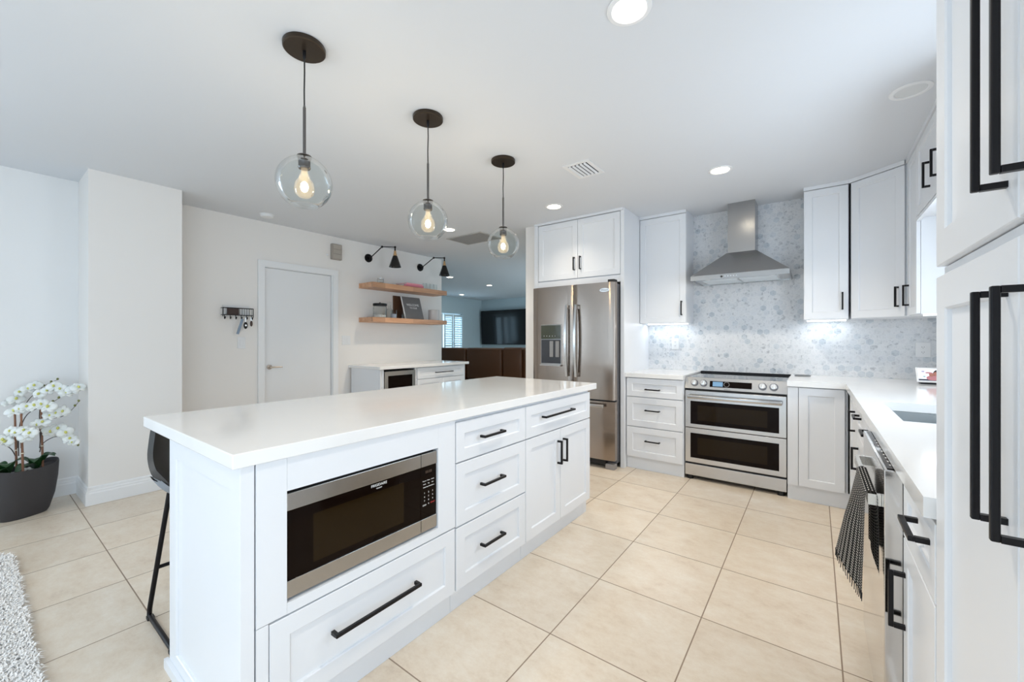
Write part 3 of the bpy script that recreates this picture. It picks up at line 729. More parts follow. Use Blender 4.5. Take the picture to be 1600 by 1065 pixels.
# dishwasher
DY0, DY1 = 1.523, 2.135
dw = thing('dishwasher', 'stainless steel dishwasher standing proud in the sink run', 'dishwasher', (.45, 1.83, 0))
obj('tub_body', box(BM(), .1925, DY0+.006, .05, .80, DY1-.006, .868), blackr, dw)
dd = obj('door', box(BM(), .152, DY0, .105, .1915, DY1, .868, .002), steelw, dw)
obj('control_strip', box(BM(), .160, DY0+.015, .8684, .184, DY1-.02, .8700), darkgl, dd)
for k in range(9): obj('control_icon', box(BM(), .168, DY0+.05+k*.045, .8703, .172, DY0+.062+k*.045, .8706), whitek, dd)
bm = BM(); box(bm, .122, DY0+.055, .748, .134, DY1-.055, .780); box(bm, .1341, DY0+.055, .748, .1515, DY0+.072, .780); box(bm, .1341, DY1-.072, .748, .1515, DY1-.055, .780)
obj('handle', bm, mat('satin_bar', (.72, .70, .66), .25, .8), dd)
obj('kick_plate', box(BM(), .21, DY0+.01, .0, .225, DY1-.01, .10), blackr, dw)
# near drawer + door cabinet
c_, F, W = rrun('drawer_and_door_cabinet', 'white base cabinet with drawer and door between dishwasher and pantry', 1.518, 1.150)
d = F.shaker('drawer', .001, .700, W-.002, .862, c_); F.pull(1.518-1.262, .808, .135, False, d)
d = F.shaker('door', .001, .117, W-.002, .697, c_); F.pull(.030, .535, .150, True, d)
# L-shaped countertop with the sink cut-out
def slab(name, boxes, m):
    bm = BM()
    for b in boxes: box(bm, *b)
    return obj(name, bm, m)
SX0, SX1, SY0, SY1 = .272, .70, 2.172, 2.79
zt, zb = .914, .8725
bm = BM()
xs = [-.177, .173, SX0, SX1, XR-.0005]; ys = [1.150, SY0, SY1, 3.765, YW-.0005]
cells = {(i, j) for i in range(4) for j in range(4)} - {(0, 0), (0, 1), (0, 2), (2, 1)}
vt = {}
def vv(i, j, z):
    if (i, j, z) not in vt: vt[(i, j, z)] = bm.verts.new((xs[i], ys[j], z))
    return vt[(i, j, z)]
for i, j in cells:
    bm.faces.new([vv(i, j, zt), vv(i+1, j, zt), vv(i+1, j+1, zt), vv(i, j+1, zt)]); bm.faces.new([vv(i, j, zb), vv(i, j+1, zb), vv(i+1, j+1, zb), vv(i+1, j, zb)])
    for (di, dj, a, b) in ((-1, 0, (i, j), (i, j+1)), (1, 0, (i+1, j+1), (i+1, j)), (0, -1, (i+1, j), (i, j)), (0, 1, (i, j+1), (i+1, j+1))):
        if (i+di, j+dj) not in cells: bm.faces.new([vv(*a, zt), vv(*b, zt), vv(*b, zb), vv(*a, zb)])
bmesh.ops.recalc_face_normals(bm, faces=bm.faces)
bmesh.ops.dissolve_limit(bm, angle_limit=.01, verts=bm.verts, edges=bm.edges)
tag(obj('corner_countertop', bm, quartz), 'l-shaped white quartz counter running from the range to the pantry', 'countertop')
# sink
bm = BM(); g = .004; a0, a1, b0_, b1_ = SX0-.0, SX1+.0, SY0-.0, SY1+.0
o_ = [bm.verts.new(p) for p in ((a0-g, b0_-g, zb-.001), (a1+g, b0_-g, zb-.001), (a1+g, b1_+g, zb-.001), (a0-g, b1_+g, zb-.001))]
i_ = [bm.verts.new(p) for p in ((a0+.004, b0_+.004, zb-.001), (a1-.004, b0_+.004, zb-.001), (a1-.004, b1_-.004, zb-.001), (a0+.004, b1_-.004, zb-.001))]
f_ = [bm.verts.new(p) for p in ((a0+.02, b0_+.02, .66), (a1-.02, b0_+.02, .66), (a1-.02, b1_-.02, .66), (a0+.02, b1_-.02, .66))]
for A, B in ((o_, i_), (i_, f_)):
    for k in range(4): bm.faces.new((A[k], A[(k+1) % 4], B[(k+1) % 4], B[k]))
bm.faces.new(f_)
sk = thing('undermount_sink', 'rectangular stainless undermount sink set in the corner counter', 'sink', ((a0+a1)/2, 2.48, .655))
obj('basin', bm, steels, sk); obj('drain', cyl(BM(), (.49, 2.48, .6605), (.49, 2.48, .664), .045, seg=24), chrome, sk)

# --- pantry
PF = Front((.190, 1.146, 0), (0, -1, 0), (-1, 0, 0)); WP = .82; PS = .411
pn = thing('tall_pantry_cabinet', 'tall white four-door pantry with long black pulls at the right edge', 'cabinet', (.5, .74, 0))
obj('carcass', box(BM(), .2155, 1.146-WP, .1, XR-.001, 1.1455, H-.0005), white, pn)
obj('toe_kick', box(BM(), .26, 1.146-WP, 0, .28, 1.1455, .0995), white, pn)
for nm, z0, z1, hz, ln in (('upper_door', 1.370, 2.465, 1.577, .32), ('lower_door', .105, 1.352, 1.145, .290)):
    for a, b, hu in ((.003, PS, PS-.036), (PS, WP-.003, PS+.036)):
        d = PF.shaker(nm, a, z0, b, z1, pn, .062); PF.pull(hu, hz, ln, True, d, .008, .031)
obj('middle_rail', PF.box(BM(), .001, 1.3525, -.0213, WP, 1.3695, -.012), white, pn)
obj('crown_strip', PF.box(BM(), .001, 2.468, -.021, WP, H-.0005, .006), white, pn)

# towel over the dishwasher bar
bm = BM(); uvl = bm.loops.layers.uv.new('UVMap'); NU, NV = 22, 44; grid = []
for j in range(NV+1):
    row = []
    for i in range(NU+1):
        a = i/NU; s_ = j/NV*.585
        y = 1.566+.290*a
        back = .22
        if s_ < back: dz = back-s_; x = .1405+.004*math.sin(a*9)*min(1, dz*8)+.002; z = .783-dz-.012*math.sin(a*8)*min(1, dz*5); y -= .030*min(1, dz*10)*(1-a*.6)
        elif s_ < back+.035:
            th = (s_-back)/.035*math.pi; x = .1285+.013*math.cos(th); z = .784+.008*math.sin(th)
        else:
            dz = s_-back-.035; x = .1155-(.03+.15*a)*dz; z = .783-dz*(.86+.06*a+.05*math.sin(7*a))
            x += .010*min(1, dz*6)*math.sin(a*6.5+.5)-.004*min(1, dz*6); y += .045*dz/.45*(a-.3)*2+.006*math.sin(a*9)*min(1, dz*4)
        row.append(bm.verts.new((x, y, z)))
    grid.append(row)
for j in range(NV):
    for i in range(NU):
        f = bm.faces.new((grid[j][i], grid[j][i+1], grid[j+1][i+1], grid[j+1][i]))
        for l, (ii, jj) in zip(f.loops, ((i, j), (i+1, j), (i+1, j+1), (i, j+1))): l[uvl].uv = (ii/NU*30, jj/NV*80)
bmesh.ops.solidify(bm, geom=bm.faces[:], thickness=.002)
for i in range(0, NU+1, 1):   # fringe
    p = grid[NV][i].co; tube(bm, [p, p+V3((0, .001, -.012)), p+V3((random.uniform(-.002, .002), random.uniform(-.003, .003), -.024))], [.0015, .0012, .001], 5)
tag(obj('dish_towel', bm, towm, None, 60), 'black and white checked towel with fringed hem hung on the dishwasher handle', 'towel')

# ---- things on the corner counter
sd = thing('smart_display', 'small tilted screen showing a photo of two people on the corner counter', 'display', (.66, 4.12, .9145))
tl = V3((0, .07, .115)).normalized(); nf = V3((0, -tl.z, tl.y))
P0 = V3((.577, 4.045, .930))
obj('foot_base', box(BM(), .600, 4.065, .9145, .72, 4.155, .930, .004), mat('dark_grey_fabric', (.03, .03, .035), .8), sd)
fr = obj('white_frame', obox(BM(), P0, (.176, 0, 0), tl*.118, -nf*.010, .003), plastic, sd)
scb = P0+V3((.010, 0, 0))+tl*.011+nf*.0004
sc_ = obj('screen', obox(BM(), scb, (.156, 0, 0), tl*.096, nf*.0008), screenm, fr)
def disc(nm, u, w_, ru, rw, m, h=.0013):
    b_ = BM(); c = scb+V3((u, 0, 0))+tl*w_+nf*h
    top = [b_.verts.new(c+V3((ru*math.cos(a), 0, 0))+tl*(rw*math.sin(a))) for a in [2*math.pi*k/20 for k in range(20)]]
    b_.faces.new(top); return obj(nm, b_, m, fr)
disc('pictured_hair', .098, .045, .024, .042, hairm); disc('pictured_shoulders', .075, .022, .036, .020, pinkc, .0015)
disc('pictured_face', .088, .055, .011, .015, skin, .0018); disc('pictured_face', .066, .048, .012, .015, skin, .0018); disc('pictured_arm', .055, .062, .020, .006, pinkc, .002)
disc('pictured_leaves', .030, .032, .008, .005, foliage, .0015); disc('pictured_flower', .026, .072, .009, .008, mat('picture_lilac', (.55, .5, .7), .5), .0015)
obj('pictured_ground', obox(BM(), scb+nf*.0010, (.156, 0, 0), tl*.013, nf*.0003), mat('picture_dark', (.06, .06, .09), .5), fr)
def outlet(label, x, z, w_=.072, kind='duplex', plate_y=YW-.0005):
    o = thing('wall_outlet', label, 'outlet', (x, plate_y, z))
    p = obj('cover_plate', box(BM(), x-w_/2, plate_y-.006, z-.058, x+w_/2, plate_y, z+.058, .002), plastic, o)
    for dz in (-.02, .02):
        f = obj('socket', box(BM(), x-.017, plate_y-.0075, z+dz-.014, x+.017, plate_y-.0062, z+dz+.014, .0004), plastic, p) 
    bm = BM()
    for dz in (-.02, .02):
        for dx in (-.006, .006): box(bm, x+dx-.001, plate_y-.0081, z+dz-.003, x+dx+.001, plate_y-.0076, z+dz+.006)
        box(bm, x-.002, plate_y-.0081, z+dz-.010, x+.002, plate_y-.0076, z+dz-.007)
    obj('slots', bm, gapm, p); return o
outlet('white wall outlet on the mosaic right of the hood, above the smart display', .672, 1.150, .085)
outlet('white wall outlet on the mosaic between refrigerator and range', -1.19, 1.185)
tr_ = thing('spoon_rest', 'small grey metal tray lying on the counter right of the range', 'tray', (-.09, 4.335, .9145))
obj('dish', box(BM(), -.150, 4.30, .9147, -.035, 4.37, .924, .003), mat('tray_metal', (.22, .23, .24), .3, .8), tr_)
obj('dish_hollow', box(BM(), -.142, 4.307, .9242, -.043, 4.363, .9248), mat('tray_dark', (.12, .13, .13), .4), tr_)

# ================================================================== CEILING FIXTURES
def canlight(label, x, y, on=True, e=6, r=.062):
    o = thing('recessed_light', label, 'ceiling light', (x, y, H-.001), 'recessed ceiling lights')
    bm = BM(); lathe(bm, (x, y, H-.0005), [(r+.022, 0), (r+.020, -.004), (r+.004, -.006), (r, -.003), (r, 0)], 40); obj('trim_ring', bm, trimw, o, 40)
    obj('lens', cyl(BM(), (x, y, H-.0025), (x, y, H-.0006), r-.0005, seg=36), lensm if on else lenso, o)
    if on:
        l = bpy.data.lights.new('recessed_beam', 'SPOT'); l.energy = e; l.color = (1, .88, .72); l.spot_size = math.radians(125); l.spot_blend = .8; l.shadow_soft_size = .05
        q = bpy.data.objects.new('recessed_beam', l); q.location = (x, y, H-.02); COL.objects.link(q)
    return o
canlight('lit recessed ceiling light at the top edge, nearest the camera', -.574, 1.521, e=34)
canlight('lit recessed ceiling light in front of the range hood', -.574, 3.371, e=50)
canlight('lit recessed ceiling light in front of the cabinet over the refrigerator', -2.0, 3.349, e=13)
canlight('unlit recessed ceiling light at right above the sink run', .387, 2.874, False)
canlight('lit recessed ceiling light behind the middle pendant, by the floating shelves', -3.386, 3.326, e=55)
canlight('lit recessed living room ceiling light just past the second wall lamp', -5.941, 5.859, e=6)
canlight('lit recessed living room ceiling light nearest the shuttered window', -8.0, 8.35, e=5)
canlight('lit recessed living room ceiling light above the television wall', -6.1, 7.287, e=5)
canlight('added unseen ceiling light behind the camera near the patio glass', -1.8, -1.5, e=26)  # lamp added out of view to raise the ambient light
canlight('added unseen ceiling light behind the camera on the left side of the room', -3.5, -1.2, e=26)  # made-up lamp, unseen, fills the left side with light
canlight('added unseen ceiling light behind the camera by the pantry', -.57, -.5, e=20)  # unseen lamp put in as extra fill near the pantry
sm = thing('smoke_detector', 'white round smoke detector on the ceiling above the white door', 'smoke detector', (-4.461, 1.822, H-.001))
bm = BM(); lathe(bm, (-4.461, 1.822, H-.0005), [(0, -.030), (.042, -.030), (.056, -.024), (.060, -.014), (.056, -.012), (.060, -.010), (.066, -.002), (.066, 0)], 36); obj('housing', bm, plastic, sm, 35)
vn = thing('ceiling_vent', 'white slatted air vent in the ceiling above the range aisle', 'vent', (-1.385, 2.745, H-.001))
vx0, vx1, vy0, vy1 = -1.49, -1.28, 2.61, 2.885; bm = BM(); f = .028
box(bm, vx0, vy0, H-.006, vx1, vy0+f, H-.0005); box(bm, vx0, vy1-f, H-.006, vx1, vy1, H-.0005); box(bm, vx0, vy0+f, H-.006, vx0+f, vy1-f, H-.0005); box(bm, vx1-f, vy0+f, H-.006, vx1, vy1-f, H-.0005)
obj('frame', bm, plastic, vn); obj('duct_shade', box(BM(), vx0+f, vy0+f, H-.002, vx1-f, vy1-f, H-.0006), mat('duct_shade_dark', (.03, .04, .06), .8), vn)  # dark sheet under the ceiling, coloured as the shade inside a duct
for k in range(5):
    x = vx0+f+.008+k*.030; obj('slat', obox(BM(), (x, vy0+f, H-.012), (.013, 0, .0095), (0, vy1-vy0-2*f, 0), (.001, 0, -.0013)), plastic, vn)
hg = thing('return_air_grille', 'large beige return air grille in the ceiling left of the third pendant', 'vent', (-3.43, 3.82, H-.001))
bm = BM(); x0, x1, y0, y1 = -3.72, -3.15, 3.60, 4.0
box(bm, x0, y0, H-.008, x1, y0+.02, H-.0005); box(bm, x0, y1-.02, H-.008, x1, y1, H-.0005); box(bm, x0, y0+.02, H-.008, x0+.02, y1-.02, H-.0005); box(bm, x1-.02, y0+.02, H-.008, x1, y1-.02, H-.0005); obj('frame', bm, grillem, hg)
bm = BM()
for k in range(26): obox(bm, (x0+.02, y0+.024+k*.0138, H-.007), (x1-x0-.04, 0, 0), (0, .009, .0055), (0, .001, -.0012))
obj('louvre_blades', bm, grillem, hg)

# pendants
PX, PY = -1.770, .873
def pendant(loc):
    x, y = loc; p = thing('globe_pendant', 'clear glass globe pendant nearest the camera, first of the row over the island', 'pendant lamp', (x, y, H-.001), 'globe pendants over the island')
    bm = BM(); lathe(bm, (x, y, H-.0005), [(0, -.022), (.080, -.022), (.084, -.019), (.085, -.004), (.083, 0)], 48); obj('canopy', bm, bronze, p, 35)
    bm = BM(); lathe(bm, (x, y, H-.0225), [(.007, 0), (.007, -.03), (.004, -.036), (0, -.036)], 16); obj('cord_grip', bm, blackm, p, 35)
    bm = BM(); tube(bm, [(x, y, H-.055), (x+.0015, y, 2.38), (x-.0015, y, 2.30), (x, y, 2.228)], .0032, 8); obj('cord', bm, blackr, p, 60)
    bm = BM(); cyl(bm, (x, y, 2.02), (x, y, 2.230), .0062, seg=16); cyl(bm, (x, y, 2.230), (x, y, 2.238), .0045, seg=12); obj('rod', bm, nickd, p, 35)
    gz = 1.905; R_ = .112
    bm = BM(); lathe(bm, (x, y, 0), [(0, 2.022), (.028, 2.022), (.031, 2.017), (.029, 2.0165), (0, 2.0165)], 28); obj('globe_cap', bm, nickd, p, 35)
    so = BM(); lathe(so, (x, y, 0), [(0, 2.012), (.025, 2.012), (.026, 2.005), (.024, 2.002), (.024, 1.975), (.0255, 1.972), (.022, 1.965), (0, 1.965)], 28); obj('socket', so, nickd, p, 35)
    pr = []; a0 = math.asin(.028/R_); a1 = math.pi-math.asin(.055/R_)
    for k in range(29):
        a = a0+(a1-a0)*k/28; pr.append((R_*math.sin(a), gz+R_*math.cos(a)))
    inner = [(r-.0018 if r > .06 else r-.001, z) for r, z in pr[::-1]]
    bm = BM(); lathe(bm, (x, y, 0), pr+inner+[pr[0]], 48); bmesh.ops.remove_doubles(bm, verts=bm.verts, dist=1e-6); obj('glass_globe', bm, glassm, p, 60)
    bm = BM(); lathe(bm, (x, y, 0), [(.013, 1.966), (.0135, 1.945), (.022, 1.925), (.036, 1.905), (.040, 1.880), (.036, 1.858), (.022, 1.844), (0, 1.840)], 28); b_ = obj('bulb', bm, glassb, p, 60)
    bm = BM(); sphere(bm, (x, y, 1.888), .0155, (1, 1, 1.45)); obj('filament', bm, bulbm, b_, 180)
    return p
p1 = pendant((PX, PY))
copytree(p1, (PX, 1.572, H-.001), 'clear glass globe pendant in the middle of the row over the island')
copytree(p1, (PX, 2.268, H-.001), 'clear glass globe pendant nearest the refrigerator, last of the row over the island')
for y in (PY, 1.572, 2.268):
    l = bpy.data.lights.new('bulb_light', 'POINT'); l.energy = 2.2; l.color = (1, .80, .55); l.shadow_soft_size = .03
    q = bpy.data.objects.new('bulb_light', l); q.location = (PX, y, 1.87); COL.objects.link(q)

# ================================================================== DOOR WALL
XW = XL+.0004
# chime box
cb_ = thing('door_chime', 'grey-brown louvred chime box high on the wall beside the white door', 'door chime', (XW, 2.725, 2.22))
obj('housing', box(BM(), XW, 2.662, 2.212, XW+.045, 2.79, 2.402, .004), speakm, cb_)
for k in range(3): obj('front_louvre', box(BM(), XW+.0453, 2.674, 2.224+k*.058, XW+.050, 2.778, 2.276+k*.058, .002), mat('chime_front', (.42, .38, .33), .5), cb_)
tag(obj('wall_sensor', sphere(BM(), (XW+.0, 2.625, 2.26), .014, (.6, 1, 1)), plastic, None, 180), 'tiny white round sensor left of the chime box', 'sensor')
def switch(label, y, z, w_, n, double=False):
    o = thing('light_switch', label, 'light switch', (XW, y, z)); obj('cover_plate', box(BM(), XW, y-w_/2, z-.058, XW+.006, y+w_/2, z+.058, .002), plastic, o)
    for k in range(n):
        yy = y+(k-(n-1)/2)*.046; obj('rocker', box(BM(), XW+.0062, yy-.016, z-.033, XW+.010, yy+.016, z+.033, .0015), plastic, o)
switch('white light switch on the wall under the key rack', 1.70, 1.197, .072, 1)
switch('white double light switch between the door and the bar cabinet', 2.872, 1.222, .115, 2)
# key rack
kr = thing('key_rack', 'black wire key rack with hooks on the wall left of the white door', 'key rack', (XW, 1.655, 1.45))
bm = BM(); y0, y1 = 1.52, 1.79
tube(bm, [(XW+.055, y0, 1.548), (XW+.055, y1, 1.548)], .0045); tube(bm, [(XW+.055, y0, 1.478), (XW+.055, y1, 1.478)], .003)
for y in (y0, y1):
    tube(bm, [(XW+.055, y, 1.552), (XW+.055, y, 1.46)], .004); tube(bm, [(XW+.001, y, 1.548), (XW+.055, y, 1.548)], .003); tube(bm, [(XW+.001, y, 1.478), (XW+.055, y, 1.478)], .003)
for k in range(6): y = 1.665+k*.022; tube(bm, [(XW+.055, y, 1.548), (XW+.055, y, 1.478)], .002)
obj('wire_frame', bm, blackm, kr)
obj('name_plaque', box(BM(), XW+.048, 1.555, 1.482, XW+.053, 1.66, 1.546), mat('dark_wood_plaque', (.03, .012, .008), .5), kr)
obj('floor_shelf', box(BM(), XW+.001, y0+.004, 1.476, XW+.05, y1-.004, 1.480), blackm, kr)
for k in range(6):
    y = y0+.012+k*.049; bm = BM(); tube(bm, [(XW+.055, y, 1.478), (XW+.055, y, 1.448), (XW+.062, y, 1.436), (XW+.074, y, 1.440), (XW+.076, y, 1.452)], .0035); sphere(bm, (XW+.076, y, 1.454), .006); obj('hook', bm, blackm, kr)
ev = tag(obj('envelope_stack', obox(BM(), (XW+.010, 1.530, 1.4803), (0, .235, 0), (.012, 0, 0), (0, 0, .095)), mat('paper_white', (.75, .75, .75), .7)), 'white envelopes standing in the wire key rack', 'mail')
k1 = thing('blue_key_strap', 'blue and grey strap keyring slanting down from the key rack', 'keys', (XW+.076, 1.674, 1.43)); 
obj('strap', obox(BM(), (XW+.071, 1.673, 1.4435), (0, -.045, -.155), (0, .024, -.006), (.004, 0, 0), .001), bluep, k1)
k2 = thing('car_key', 'black car key fob hanging from the key rack', 'keys', (XW+.076, 1.71, 1.40))
bm = BM(); sphere(bm, (XW+.074, 1.712, 1.375), .024, (.3, .8, 1.5)); obj('fob', bm, blackr, k2, 180); obj('fob_logo', cyl(BM(), (XW+.0813, 1.712, 1.375), (XW+.083, 1.712, 1.375), .009, seg=16), sil, k2)
bm = BM(); tube(bm, [(XW+.076, 1.714, 1.455), (XW+.074, 1.713, 1.43), (XW+.074, 1.712, 1.405)], .0015); obj('key_ring', bm, chrome, k2)
k3 = thing('small_key_fob', 'small brown oval key fob at the right end of the key rack', 'keys', (XW+.076, 1.765, 1.41))
bm = BM(); sphere(bm, (XW+.074, 1.765, 1.395), .018, (.3, .7, 1.7)); obj('fob', bm, mat('brown_fob', (.06, .03, .02), .4), k3, 180)
bm = BM(); tube(bm, [(XW+.076, 1.763, 1.455), (XW+.074, 1.765, 1.424)], .0015); obj('key_ring', bm, chrome, k3)

# sconces
def sconce(y, label):
    o = thing('swing_arm_sconce', label, 'wall lamp', (XW, y, 2.31), 'wall lamps over the shelves')
    bm = BM(); cyl(bm, (XW, y, 2.31), (XW+.016, y, 2.31), .056, .052, 32); cyl(bm, (XW+.016, y, 2.31), (XW+.05, y, 2.31), .020, .014, 20); sphere(bm, (XW+.05, y, 2.31), .02); obj('backplate', bm, blackm, o, 40)
    e1 = (XW+.30, y+.0, 2.42); e2 = (XW+.36, y+.155, 2.435)
    bm = BM(); tube(bm, [(XW+.05, y, 2.31), e1], .0065, 10); obj('lower_arm', bm, blackm, o, 60)
    bm = BM(); sphere(bm, e1, .015, seg=14); sphere(bm, e2, .015, seg=14); obj('joints', bm, blackm, o, 60)
    bm = BM(); tube(bm, [e1, e2], .0055, 10); obj('upper_arm', bm, blackm, o, 60)
    x_, y_ = e2[0], e2[1]
    bm = BM(); lathe(bm, (x_, y_, 0), [(0, 2.423), (.009, 2.423), (.009, 2.385), (0, 2.385)], 16); obj('swivel', bm, blackm, o, 40)
    bm = BM(); lathe(bm, (x_, y_, 0), [(0, 2.386), (.013, 2.386), (.016, 2.372), (.016, 2.352), (.022, 2.348), (.022, 2.326), (.026, 2.322), (0, 2.322)], 24); obj('brass_socket', bm, brass, o, 40)
    bm = BM(); lathe(bm, (x_, y_, 0), [(.024, 2.3215), (.030, 2.316), (.078, 2.175), (.076, 2.175), (.028, 2.312), (.020, 2.3215), (.024, 2.3215)], 36); obj('shade', bm, mat('black_enamel', (.012, .01, .01), .22), o, 40)
    return o
sconce(3.19, 'black swing-arm wall lamp with cone shade, left one over the shelves')
sconce(4.07, 'black swing-arm wall lamp with cone shade, right one over the shelves')
# shelves
def shelf(z0, z1, label): return tag(obj('floating_shelf', box(BM(), XW, 3.05, z0, XW+.305, 4.33, z1, .002), wood), label, 'shelf', 'oak floating shelves')
shelf(1.895, 1.958, 'upper thick oak floating shelf below the wall lamps'); shelf(1.455, 1.515, 'lower thick oak floating shelf above the bar cabinet')
ZU, ZL, XS = 1.9585, 1.5155, -4.57
def jar(name, label, x, y, z, r, h, lidm, lidh, knob, fill=None, cat='jar'):
    o = thing(name, label, cat, (x, y, z)); bm = BM()
    lathe(bm, (x, y, z), [(0, .0), (r, .0), (r, h*.86), (r*.9, h), (r*.9-.002, h), (r-.003, h*.85), (r-.003, .004), (0, .004)], 28); obj('glass_body', bm, glassm, o, 50)
    bm = BM(); lathe(bm, (x, y, z+h+.0003), [(0, 0), (r*.98, 0), (r, .003), (r, lidh-.003), (r*.95, lidh), (0, lidh)], 28)
    if knob: sphere(bm, (x, y, z+h+lidh+.008), .010)
    obj('lid', bm, lidm, o, 40)
    if fill: obj('contents', cyl(BM(), (x, y, z+.005), (x, y, z+.005+fill[0]), r-.006, seg=20), fill[1], o)
    return o
jar('small_glass_jar', 'small glass jar with metal lid and knob on the upper shelf', XS, 3.245, ZU, .042, .062, chrome, .012, True, (.012, mat('coffee_brown', (.08, .03, .015), .6)))
for k, (m_, y0, y1, h_) in enumerate(((pinkd, 3.52, 3.86, .022), (pinkm, 3.56, 3.84, .020))):
    z = ZU+k*.0228; b = thing('book', ['dark pink book at the bottom of the pair on the upper shelf', 'light pink book lying on top of the pair on the upper shelf'][k], 'book', (XS+.02, 3.68, z), 'pink books on the upper shelf')
    obj('pages', box(BM(), XS-.098, y0+.004, z+.003, XS+.13, y1-.003, z+h_-.003), pagem, b)
    bm = BM(); box(bm, XS-.10, y0, z, XS+.135, y1, z+.0028); box(bm, XS-.10, y0, z+h_-.0028, XS+.135, y1, z+h_); box(bm, XS+.1305, y0, z+.0028, XS+.135, y1, z+h_-.0028); obj('cover', bm, m_, b)
gl_lab = 'thin clear drinking glass in the row at the right end of the upper shelf'
def tumbler(y, x=XS+.05, h_=.085, r=.026):
    bm = BM(); lathe(bm, (x, y, ZU), [(0, 0), (r*.85, 0), (r, h_), (r-.0015, h_), (r*.85-.0015, .006), (0, .006)], 24)
    return bm
g0 = None
for y in (3.95, 4.02, 4.09, 4.16): 
    if g0 is None: g0 = tag(obj('drinking_glass', tumbler(y), glassm, None, 50), gl_lab, 'glass', 'glasses on the upper shelf'); gy = g0.location.y
    else:
        c2 = g0.copy(); COL.objects.link(c2); c2.location.y = y
jar('cookie_jar', 'wide glass cookie jar with black lid on the lower shelf', XS, 3.235, ZL, .088, .155, blackm, .030, True, (.03, mat('pale_contents', (.6, .58, .55), .8)))
o = thing('decanter', 'clear glass decanter with square stopper behind the cookie jar', 'decanter', (XS-.06, 3.42, ZL))
bm = BM(); lathe(bm, (XS-.06, 3.43, ZL), [(0, 0), (.045, 0), (.045, .11), (.018, .14), (.018, .175), (.016, .175), (.015, .14), (.042, .108), (.042, .006), (0, .006)], 24); obj('bottle', bm, glassm, o, 50)
obj('stopper', box(BM(), XS-.08, 3.41, ZL+.176, XS-.04, 3.45, ZL+.222, .004), glassm, o)
jar('storage_jar', 'medium clear glass jar on the lower shelf, in front of the decanter', XS+.05, 3.415, ZL, .042, .10, glassm, .010, False, (.05, mat('blue_grey_contents', (.35, .38, .45), .7)))
jar('spice_jar', 'tiny clear glass jar in front of the grey sign', XS+.09, 3.55, ZL, .026, .055, glassm, .006, False)
sg = thing('welcome_sign', 'grey letter sign reading welcome, leaning on the lower shelf', 'sign', (XS, 3.77, ZL))
sU = V3((.0, 1, 0)); sW = V3((-.10, -.0, .315)).normalized(); sN = sU.cross(sW)
so_ = V3((XS+.045, 3.625, ZL+.006))
bd = obj('board', obox(BM(), so_+sN*-.012, sU*.32, sW*.325, sN*.012, .002), signm, sg)
obj('white_border', obox(BM(), so_-sU*.012-sN*.013, sU*.010, sW*.328, sN*.014), trimw, sg)
text('lettering', 'WELCOME', .045, so_+sU*.165+sW*.205+sN*.0008, sU, sW, whitek, bd); text('lettering', 'TO OUR', .034, so_+sU*.165+sW*.160+sN*.0008, sU, sW, whitek, bd)
tag(obj('wooden_board', obox(BM(), (XW+.012, 3.575, ZL+.0005), (0, .16, 0), (.018, 0, 0), (-.008, 0, .33), .003), mat('dark_walnut', (.10, .045, .02), .5)), 'narrow dark wooden board standing behind the welcome sign', 'board')
bm = BM(); lathe(bm, (XS+.03, 4.145, ZL), [(0, 0), (.078, 0), (.080, .004), (.080, .150), (.077, .152), (.075, .150), (.075, .02), (0, .02)], 36); tag(obj('ceramic_canister', bm, ceram, None, 40), 'pale grey open ceramic canister at the right end of the lower shelf', 'canister')

# bar cabinet
BF = Front((-4.13, 2.925, 0), (0, 1, 0), (1, 0, 0)); BW = 1.475
bc = thing('bar_cabinet', 'white low cabinet with a drawer and a beverage cooler niche below the shelves', 'cabinet', (-4.45, 3.66, 0))
bm = BM(); BF.box(bm, 0, .10, -.60, .055, .872, -.0215); BF.box(bm, .535, .10, -.60, BW, .872, -.0215); BF.box(bm, .055, .10, -.60, .535, .872, -.58)
obj('carcass', bm, white, bc); obj('toe_kick', BF.box(BM(), 0, 0, -.08, BW, .0995, -.06), white, bc)
BF.shaker('side_panel', .002, .102, .055, .868, bc, .012)
d = BF.shaker('drawer', .565, .715, BW-.04, .860, bc); BF.pull(1.03, .788, .32, False, d)
d = BF.shaker('door', .565, .102, 1.0, .712, bc); d = BF.shaker('door', 1.0, .102, BW-.04, .712, bc)
tag(obj('bar_countertop', box(BM(), XW, 2.905, .8725, -4.105, 4.44, .908, .002), quartz), 'white quartz top of the low cabinet below the oak shelves', 'countertop')
wc = thing('beverage_cooler', 'stainless framed beverage cooler with dark glass built into the bar cabinet', 'beverage cooler', (-4.4, 3.22, .02))
obj('body', BF.box(BM(), .062, .02, -.57, .528, .850, -.03), blackr, wc)
bm = BM(); 
for a in ((.064, .12, .526, .165), (.064, .79, .526, .842), (.064, .165, .112, .79), (.478, .165, .526, .79)): BF.box(bm, a[0], a[1], -.029, a[2], a[3], .004)
obj('door_frame', bm, steelo, wc); obj('door_glass', BF.box(BM(), .1122, .1652, -.022, .4778, .7898, -.012), darkgl, wc)

